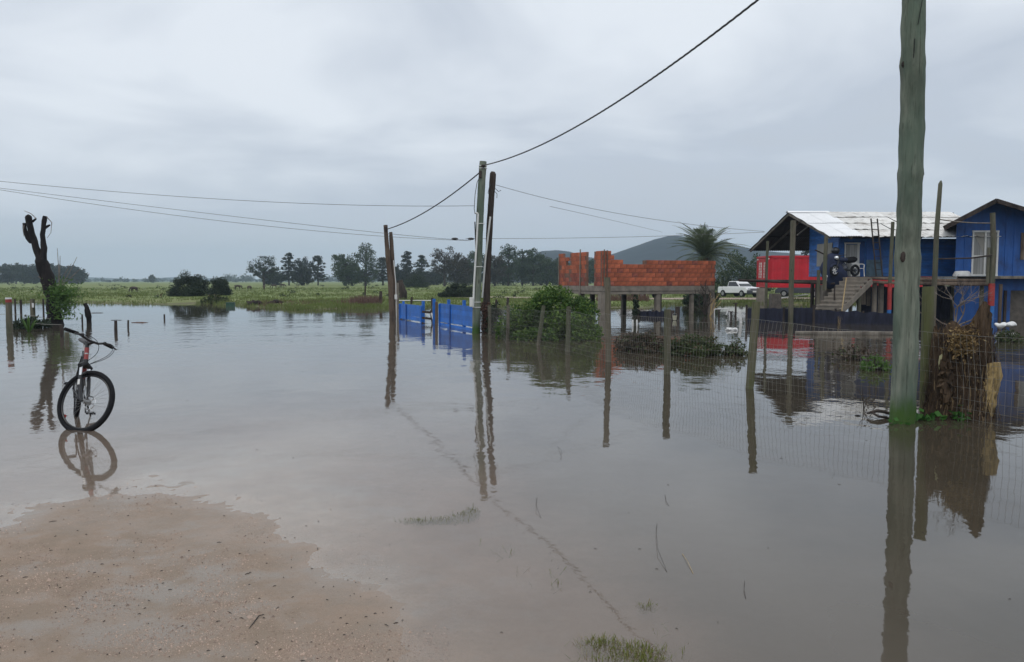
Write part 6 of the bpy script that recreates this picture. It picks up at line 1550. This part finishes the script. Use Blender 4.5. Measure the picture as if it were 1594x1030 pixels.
# pollarded trunk on the left with shoots
ty = 29.5; tx = xat(80, ty)
pt = thing('pollarded_tree', (tx, ty, 0), 'dark pollarded trunk with forked stubs and green shoots, standing in the flood on the left', 'tree')
T = lambda px, py, Y=ty: Vector((xat(px, Y), Y, zat(py, Y)))
pole('trunk', [T(84, 520), T(83, 492), T(80, 460), T(73, 432), T(66, 408), T(64, 400)], [.31, .25, .22, .25, .20, .16], BARK, pt, n=16, wob=.28, seed=41, dens=6)
pole('stub_branch', [T(66, 412), T(58, 385), T(52, 362), T(48, 338), T(50, 335)], [.15, .12, .105, .11, .08], BARK, pt, n=12, wob=.3, seed=42, dens=5)
pole('stub_branch', [T(52, 376), T(46, 370), T(42, 358), T(41, 347)], [.09, .085, .07, .06], BARK, pt, n=10, wob=.3, seed=43, dens=4)
pole('stub_branch', [T(68, 408), T(70, 385), T(69, 365), T(72, 345), T(74, 336)], [.13, .105, .085, .085, .07], BARK, pt, n=12, wob=.3, seed=44, dens=5)
pole('stub_branch', [T(49, 345), T(55, 344), T(60, 340)], [.07, .05, .03], BARK, pt, n=8, dens=3); pole('stub_branch', [T(72, 355), T(77, 352), T(81, 350)], [.06, .05, .03], BARK, pt, n=8, dens=3)
tw = MB()
for a in (((76, 337), (84, 346), (82, 362), (76, 370)), ((60, 340), (52, 332), (42, 328)), ((91, 450), (92, 420), (91, 386)), ((93, 450), (100, 428), (112, 410)), ((95, 447), (108, 425), (121, 400)), ((97, 445), (115, 428), (128, 416)), ((92, 445), (94, 415), (95, 398)), ((60, 430), (72, 440), (84, 447)), ((41, 350), (39, 358), (40, 368))): tw.tube([T(px, py, ty - .2) for px, py in a], [.018, .014, .008] + ([.008] if len(a) > 3 else []), 5)
obj('twig', tw, TWIG, pt)
c = []
for _ in range(1500):
    px = rnd.gauss(95, 10); py = rnd.gauss(468, 14); c.append(tuple(T(px, min(496, py), ty - .3 + rnd.gauss(0, .25))))
for _ in range(500): px = rnd.gauss(98, 16); c.append(tuple(T(px, rnd.gauss(455, 6), ty - .3 + rnd.gauss(0, .25))))
v, q = cards(np.array(c), .15, .25); raw_mesh('shoot', v, q, L_SPROUT, pt)
def flagplant():
    Y = 25.5; x = xat(42, Y); t = thing('sword_leaf_plant', (x, Y, 0), 'bright green sword leaved plant in the water left of the pollarded tree', 'plant')
    for k in range(16):
        a = rnd.uniform(0, 6.28); L = rnd.uniform(.5, .85); tip = Vector((math.cos(a) * L * .55, math.sin(a) * L * .4, L * rnd.uniform(.6, 1))); w = Vector((-math.sin(a), math.cos(a), 0)) * .03; b = Vector((x, Y, -.05)); mid = b + tip * .55 + Vector((0, 0, .06))
        m_ = MB().add([b - w * .6, b + w * .6, mid - w, mid + w, b + tip], [(0, 1, 3, 2), (2, 3, 4)]); obj('leaf', m_, L_SPROUT, t)
flagplant()
bush(45, 482, 512, 62, 27.5, L_DARKBUSH, 'low dark water weeds round the thick post left of the trunk', 1100, .12, seed=60, sq=.6, name='water_weeds', cat='weeds')
# weeds behind the fence
for i, (px, tp, bs, w, Y, mt, n, lab) in enumerate(((1000, 507, 556, 100, 18.6, L_BROWNWEED, 3200, 'brownish weed clump in the water behind the fence, left part'), (1078, 508, 560, 110, 17.6, L_WEED, 3600, 'dark green weed clump in the water behind the fence, right part'), (1145, 520, 556, 50, 17.6, L_WEED, 600, 'sparse leafy weeds in the water near the leaning fence post'), (1366, 545, 580, 58, 14.6, L_SPROUT, 420, 'pale green floating weeds left of the big pole behind the fence'), (1330, 520, 560, 70, 16.6, L_BROWNWEED, 400, 'thin brown stems in the water before the stilt house'), (1575, 508, 530, 46, 21.5, L_WEED, 700, 'low green weeds at the right edge below the white sacks'))):
    bush(px, tp, bs, w, Y, mt, lab, n, .075, name='weed_clump', cat='weeds', seed=70 + i, sq=.8, zb=0.0, group='weed clumps in the flooded yard', depth=.9)

# ================================================================== HORSES
def horse_mesh(name):
    """standing and grazing: one skinned body"""
    J = {}; E = []; V = []; Rr = []
    def j(k, p, r): J[k] = len(V); V.append(p); Rr.append(r)
    def e(a, b): E.append((J[a], J[b]))
    j('pelvis', (-.55, 0, 1.08), .25); j('loin', (-.2, 0, 1.06), .26); j('chest', (.25, 0, 1.04), .29); j('breast', (.5, 0, 1.05), .21)
    j('neck1', (.74, 0, .95), .15); j('neck2', (.95, 0, .66), .11); j('poll', (1.06, 0, .42), .10); j('muzzle', (1.12, 0, .12), .06)
    j('dock', (-.78, 0, 1.08), .07); j('tail1', (-.9, 0, .85), .06); j('tail2', (-.92, 0, .45), .035)
    for a, b in (('pelvis', 'loin'), ('loin', 'chest'), ('chest', 'breast'), ('breast', 'neck1'), ('neck1', 'neck2'), ('neck2', 'poll'), ('poll', 'muzzle'), ('pelvis', 'dock'), ('dock', 'tail1'), ('tail1', 'tail2')): e(a, b)
    for s, n in ((-1, 'r'), (1, 'l')):
        j('ear' + n, (1.0, .06 * s, .50), .02); e('poll', 'ear' + n)
        j('sh' + n, (.38, .15 * s, .82), .12); j('kn' + n, (.40 + .05 * s, .15 * s, .46), .062); j('fe' + n, (.40 + .06 * s, .15 * s, .12), .045); j('ho' + n, (.44 + .06 * s, .15 * s, .0), .055)
        e('chest', 'sh' + n); e('sh' + n, 'kn' + n); e('kn' + n, 'fe' + n); e('fe' + n, 'ho' + n)
        j('st' + n, (-.46, .15 * s, .80), .15); j('hk' + n, (-.68 + .06 * s, .15 * s, .50), .065); j('hf' + n, (-.62 + .06 * s, .15 * s, .14), .045); j('hh' + n, (-.58 + .06 * s, .15 * s, .0), .055)
        e('pelvis', 'st' + n); e('st' + n, 'hk' + n); e('hk' + n, 'hf' + n); e('hf' + n, 'hh' + n)
    me = bpy.data.meshes.new(name); me.from_pydata(V, E, []); o = bpy.data.objects.new(name, me); COL.objects.link(o)
    sk_ = o.modifiers.new('skin', 'SKIN'); sk_.use_smooth_shade = True
    for i, r in enumerate(Rr): me.skin_vertices[0].data[i].radius = (r, r); 
    me.skin_vertices[0].data[0].use_root = True
    o.modifiers.new('sub', 'SUBSURF').levels = 1; o.modifiers['sub'].render_levels = 2
    return o
proto = horse_mesh('horse'); proto.data.materials.append(HORSEHIDE)
dg = bpy.context.evaluated_depsgraph_get()
hm_ = bpy.data.meshes.new_from_object(proto.evaluated_get(dg)); hm_.name = 'horse'
if not hm_.materials: hm_.materials.append(HORSEHIDE)
bpy.data.objects.remove(proto)
hm2 = hm_.copy(); hm2.materials.clear(); hm2.materials.append(BROWNHIDE)
for i, (px, py, L, rz, me, lab) in enumerate(((208, 459.5, 15, 170, hm_, 'dark horse grazing alone left of the round bushes'), (370, 452.5, 12, 5, hm_, 'dark horse grazing just right of the round bushes'), (388, 452.8, 9, 70, hm2, 'brown horse seen end on beside the first grazing one'), (411, 452, 9, 100, hm2, 'brown horse standing by the stem of the domed pine'), (426, 450, 10, 200, hm_, 'dark horse grazing right of the domed pine'), (440, 448.5, 9, 20, hm_, 'small dark horse, the farthest right of the grazing ones'))):
    Y = {0: 96, 1: 125, 2: 125, 3: 128, 4: 145, 5: 160}[i]; x = xat(px, Y); z = height(x, Y)
    o = bpy.data.objects.new('horse', me); COL.objects.link(o); o.location = (x, Y, z - .02); o.rotation_euler = (0, 0, R(rz)); s = max(.55, L / F * Y / 1.9); o.scale = (s, s, s); tag(o, lab, 'horse', 'horses grazing in the field')

# ================================================================== GROUND COVER
def stuff(name, v, q, mat_, lab=None):
    o = raw_mesh(name, v, q, mat_, kind='stuff'); return o
# far woods and scattered scrub on the plain
C, Rr = [], []
for _ in range(900):
    px = rnd.uniform(60, 1250); Y = rnd.uniform(750, 1250)
    hmax = 15 if 330 < px < 780 else (8 if px < 330 else 14)
    if px < 330 and rnd.random() < .55: Y = rnd.uniform(1250, 1750)
    h_ = rnd.uniform(.3, 1) * hmax * (.75 + .5 * vnoise(px, 1, .05, 3)); C.append((xat(px, Y), Y, h_ * .5)); Rr.append(h_ * .55)
v, q = clump_cards(C, Rr, 40, 1.9, .7, .8); stuff('far_woodland', v, q, L_EUC)
# grass on the banks and field
pts, hs = [], []
for _ in range(52000):
    px = rnd.uniform(-60, 1680); Y = 44 * (3.6 ** (rnd.random() ** 1.4)); x = xat(px, Y); h_ = height(x, Y)
    if h_ > -.035:
        if abs(Y - np.interp(x, rx, rl)) < 2.8 and x > -6: continue
        nz2 = vnoise(x, Y, .12, 21) + .5 * vnoise(x, Y, .5, 22)
        if rnd.random() < .55 + .6 * nz2: pts.append((x, Y, h_ - .02)); hs.append((.10 + .09 * max(0, nz2)) * (1 + Y / 160) + (.10 if h_ < .05 else 0))
pts = np.array(pts); hs = np.array(hs)
rep = np.repeat(np.arange(len(pts)), 4); b_ = pts[rep] + np.c_[rng.normal(size=(len(rep), 2)) * .12, np.zeros(len(rep))]
v, q = blades(b_, hs[rep], .022 * (1 + b_[:, 1] / 55), .35); stuff('field_grass', v, q, L_GRASS)
# dead reddish reeds and scrubby tussocks
pts = []
for _ in range(2600):
    px = rnd.choice((rnd.uniform(545, 592), rnd.uniform(470, 592), rnd.uniform(400, 500))); Y = rnd.uniform(50, 57); pts.append((xat(px, Y), Y, -.05))
for _ in range(900):
    px = rnd.uniform(930, 1010); Y = rnd.uniform(57, 62); pts.append((xat(px, Y), Y, .05))
pts = np.array(pts); v, q = blades(pts, np.where(pts[:, 0] > xat(540, 53), .62, .34), .045, .25); stuff('dead_reeds', v, q, L_REED)
C, Rr = [], []
for _ in range(110):
    px = rnd.uniform(-30, 900); Y = rnd.uniform(66, 240); x = xat(px, Y); C.append((x, Y, height(x, Y) + .12)); Rr.append(rnd.uniform(.15, .5) * (1 + Y / 260))
v, q = clump_cards(C, Rr, 26, .26, .5, .6); stuff('field_scrub', v, q, L_WEED)
# drowned grass in the foreground
def tuft(pxs, n, h_, lab=None):
    out_ = []
    for _ in range(n):
        (px, py, sx_, sy_) = rnd.choice(pxs); p = gr(px + rnd.gauss(0, sx_), py + rnd.gauss(0, sy_)); out_.append((p.x, p.y, -.03))
    return blades(np.array(out_), h_, .0075, 1.1)
v1 = tuft([(650, 809, 15, 1.6), (690, 807, 15, 2.0), (722, 800, 9, 3.0), (735, 795, 5, 3)], 1500, .04)
v2 = tuft([(960, 1006, 24, 4), (990, 1014, 22, 6), (1005, 1026, 14, 6), (935, 998, 14, 3), (975, 1024, 26, 5)], 2600, .05)
v3 = tuft([(1006, 943, 6, 2)], 120, .05)
v4 = tuft([(790, 850, 20, 10), (850, 900, 25, 14), (1030, 985, 25, 10)], 40, .055)
v, q = joinvq([v1, v2, v3, v4]); stuff('drowned_grass', v, q, L_WETGRASS)
# bits imitating the cable's broken reflection, plus loose debris on the flood
fl = MB(); line = [(618, 652), (645, 658), (668, 672), (690, 690), (712, 712), (735, 742), (760, 790), (800, 815), (830, 835), (860, 862), (890, 890), (925, 918), (945, 945), (968, 965), (985, 990)]
ln = []
for (a, b) in zip(line[:-1], line[1:]):
    for k in range(9): f = k / 9; ln.append((a[0] + (b[0] - a[0]) * f, a[1] + (b[1] - a[1]) * f))
for i, (px, py) in enumerate(ln):
    near = py > 780
    if rnd.random() < .84 + .15 * math.sin(i * .37 + 1.2 * math.sin(i * .11)) ** 2: continue
    for _ in range(2 if near else 1):
        p = gr(px + rnd.gauss(0, 6.0 if near else 3.0), py + rnd.gauss(0, 4.5 if near else 1.5), .002); a = rnd.gauss(-.9, .8); L = rnd.uniform(.002, .006) if near else rnd.uniform(.006, .022)
        d_ = Vector((math.cos(a), math.sin(a), 0)) * L; fl.tube([p - d_, p + Vector((0, 0, .003)), p + d_], [.0007, .0016, .0006] if near else [.0007, .0015, .0007], 4)
for _ in range(60):
    p = gr(rnd.uniform(20, 1580), rnd.uniform(560, 1010), .002); a = rnd.uniform(0, 6.28); L = rnd.uniform(.004, .012) * (p.y / 5); d_ = Vector((math.cos(a), math.sin(a), 0)) * L
    if height(p.x, p.y) < -.01: fl.tube([p - d_, p + Vector((0, 0, .002)), p + d_], [.0008, .0018, .0008], 4)
obj('reflection_bits_and_debris', fl, DARKTWIG, kind='stuff')
for i, (pts_, lab) in enumerate(((((1023, 815), (1021, 832), (1024, 862), (1038, 890)), 'curved dead stalk poking out of the water right of the broken cable reflection'), (((1062, 862), (1070, 876), (1079, 893)), 'short pale stalk floating right of the curved stalk'), (((868, 695), (874, 706), (873, 716)), 'thin dark stalk poking out of the calm water in the middle'), (((1159, 905), (1158, 920), (1161, 932)), 'thin reddish stalk poking out of the water at the lower right'), (((836, 775), (834, 792), (842, 806)), 'looped dead stalk just right of the pole reflections'), (((1035, 770), (1037, 782), (1041, 787)), 'tiny forked twig floating in the calm water'))):
    P_ = [gr(px, py) for px, py in pts_]; 
    for k, p in enumerate(P_): p.z = .002 + .03 * math.sin(math.pi * k / (len(P_) - 1)) * (1 if i in (0, 2, 4) else .3)
    o = obj('dead_stalk', MB().tube(P_, .0013, 5), DARKTWIG if i != 1 else PALEBROWN); tag(o, lab, 'stalk', 'stalks poking out of the flood')
for i, (px, py, lab) in enumerate(((163, 512, 'flat dark drift slick floating beyond the bicycle'), (217, 502, 'flat brown drift mat floating right of the short stakes'), (150, 487, 'thin dark drift mat near the leaning dead trunk'), (256, 497, 'tiny upright floating bottle like stick below the dark bush'))):
    if i == 0: continue
    p = gr(px, py); o = obj('drift_mat', lump((p.x, p.y, .0), .28, (1.0, .5, .09), 5, .8) if i != 3 else MB().tube([(p.x, p.y, -.1), (p.x, p.y, .22)], .035, 7), RUST if i == 1 else DARKWOOD); tag(o, lab, 'drift')
# grit, pebbles and twigs on the sand
pv_, pf = [], []
tet = np.array([(1, 0, -.5), (-.5, .87, -.5), (-.5, -.87, -.5), (0, 0, .8)])
cnt = 0
while cnt < 24000:
    py = 745 + 285 * rnd.random() ** .8; p = gr(rnd.uniform(-10, 700), py + rnd.uniform(0, 6))
    h_ = height(p.x, p.y)
    nzp = vnoise(p.x, p.y, 3.0, 31) * .6 + vnoise(p.x, p.y, .9, 32) * .5
    if h_ < -.012 or rnd.random() > .30 + nzp * 1.1: 
        if rnd.random() < .02: cnt += 1
        continue
    s = .0024 * math.exp(rnd.gauss(0, .5)); th = rnd.uniform(0, 6.28); c_, s_2 = math.cos(th), math.sin(th)
    q_ = tet * s * np.array((rnd.uniform(.7, 1.5), rnd.uniform(.7, 1.2), rnd.uniform(.5, 1)))
    q_ = np.stack([q_[:, 0] * c_ - q_[:, 1] * s_2, q_[:, 0] * s_2 + q_[:, 1] * c_, q_[:, 2]], 1) + np.array((p.x, p.y, h_ + s * .25))
    k = len(pv_) * 4; pv_.append(q_); pf += [(k, k + 1, k + 3), (k + 1, k + 2, k + 3), (k + 2, k, k + 3)]; cnt += 1
stuff('pebbles', np.concatenate(pv_), np.array(pf), PEBBLE)
tw = MB(); cnt = 0
while cnt < 190:
    p = gr(rnd.uniform(-10, 640), rnd.uniform(755, 1035)); h_ = height(p.x, p.y)
    if h_ < -.006: continue
    a = rnd.gauss(.2, 1.0); L = .005 * math.exp(rnd.gauss(0, .6)); d_ = Vector((math.cos(a), math.sin(a), 0)) * L; tw.tube([(p.x - d_.x, p.y - d_.y, h_ + .002), (p.x, p.y, h_ + .004), (p.x + d_.x, p.y + d_.y, h_ + .002)], [.0012, .0024, .001], 4); cnt += 1
obj('litter_twigs', tw, DARKTWIG, kind='stuff')
p = gr(396, 966); o = obj('twig', MB().tube([gr(388, 978, height(p.x, p.y) + .004), gr(394, 970, height(p.x, p.y) + .006), gr(403, 958, height(p.x, p.y) + .005), gr(411, 956, height(p.x, p.y) + .004)], [.002, .003, .0025, .002], 5), DARKTWIG); tag(o, 'bent brown twig lying on the sand at the lower left', 'twig')
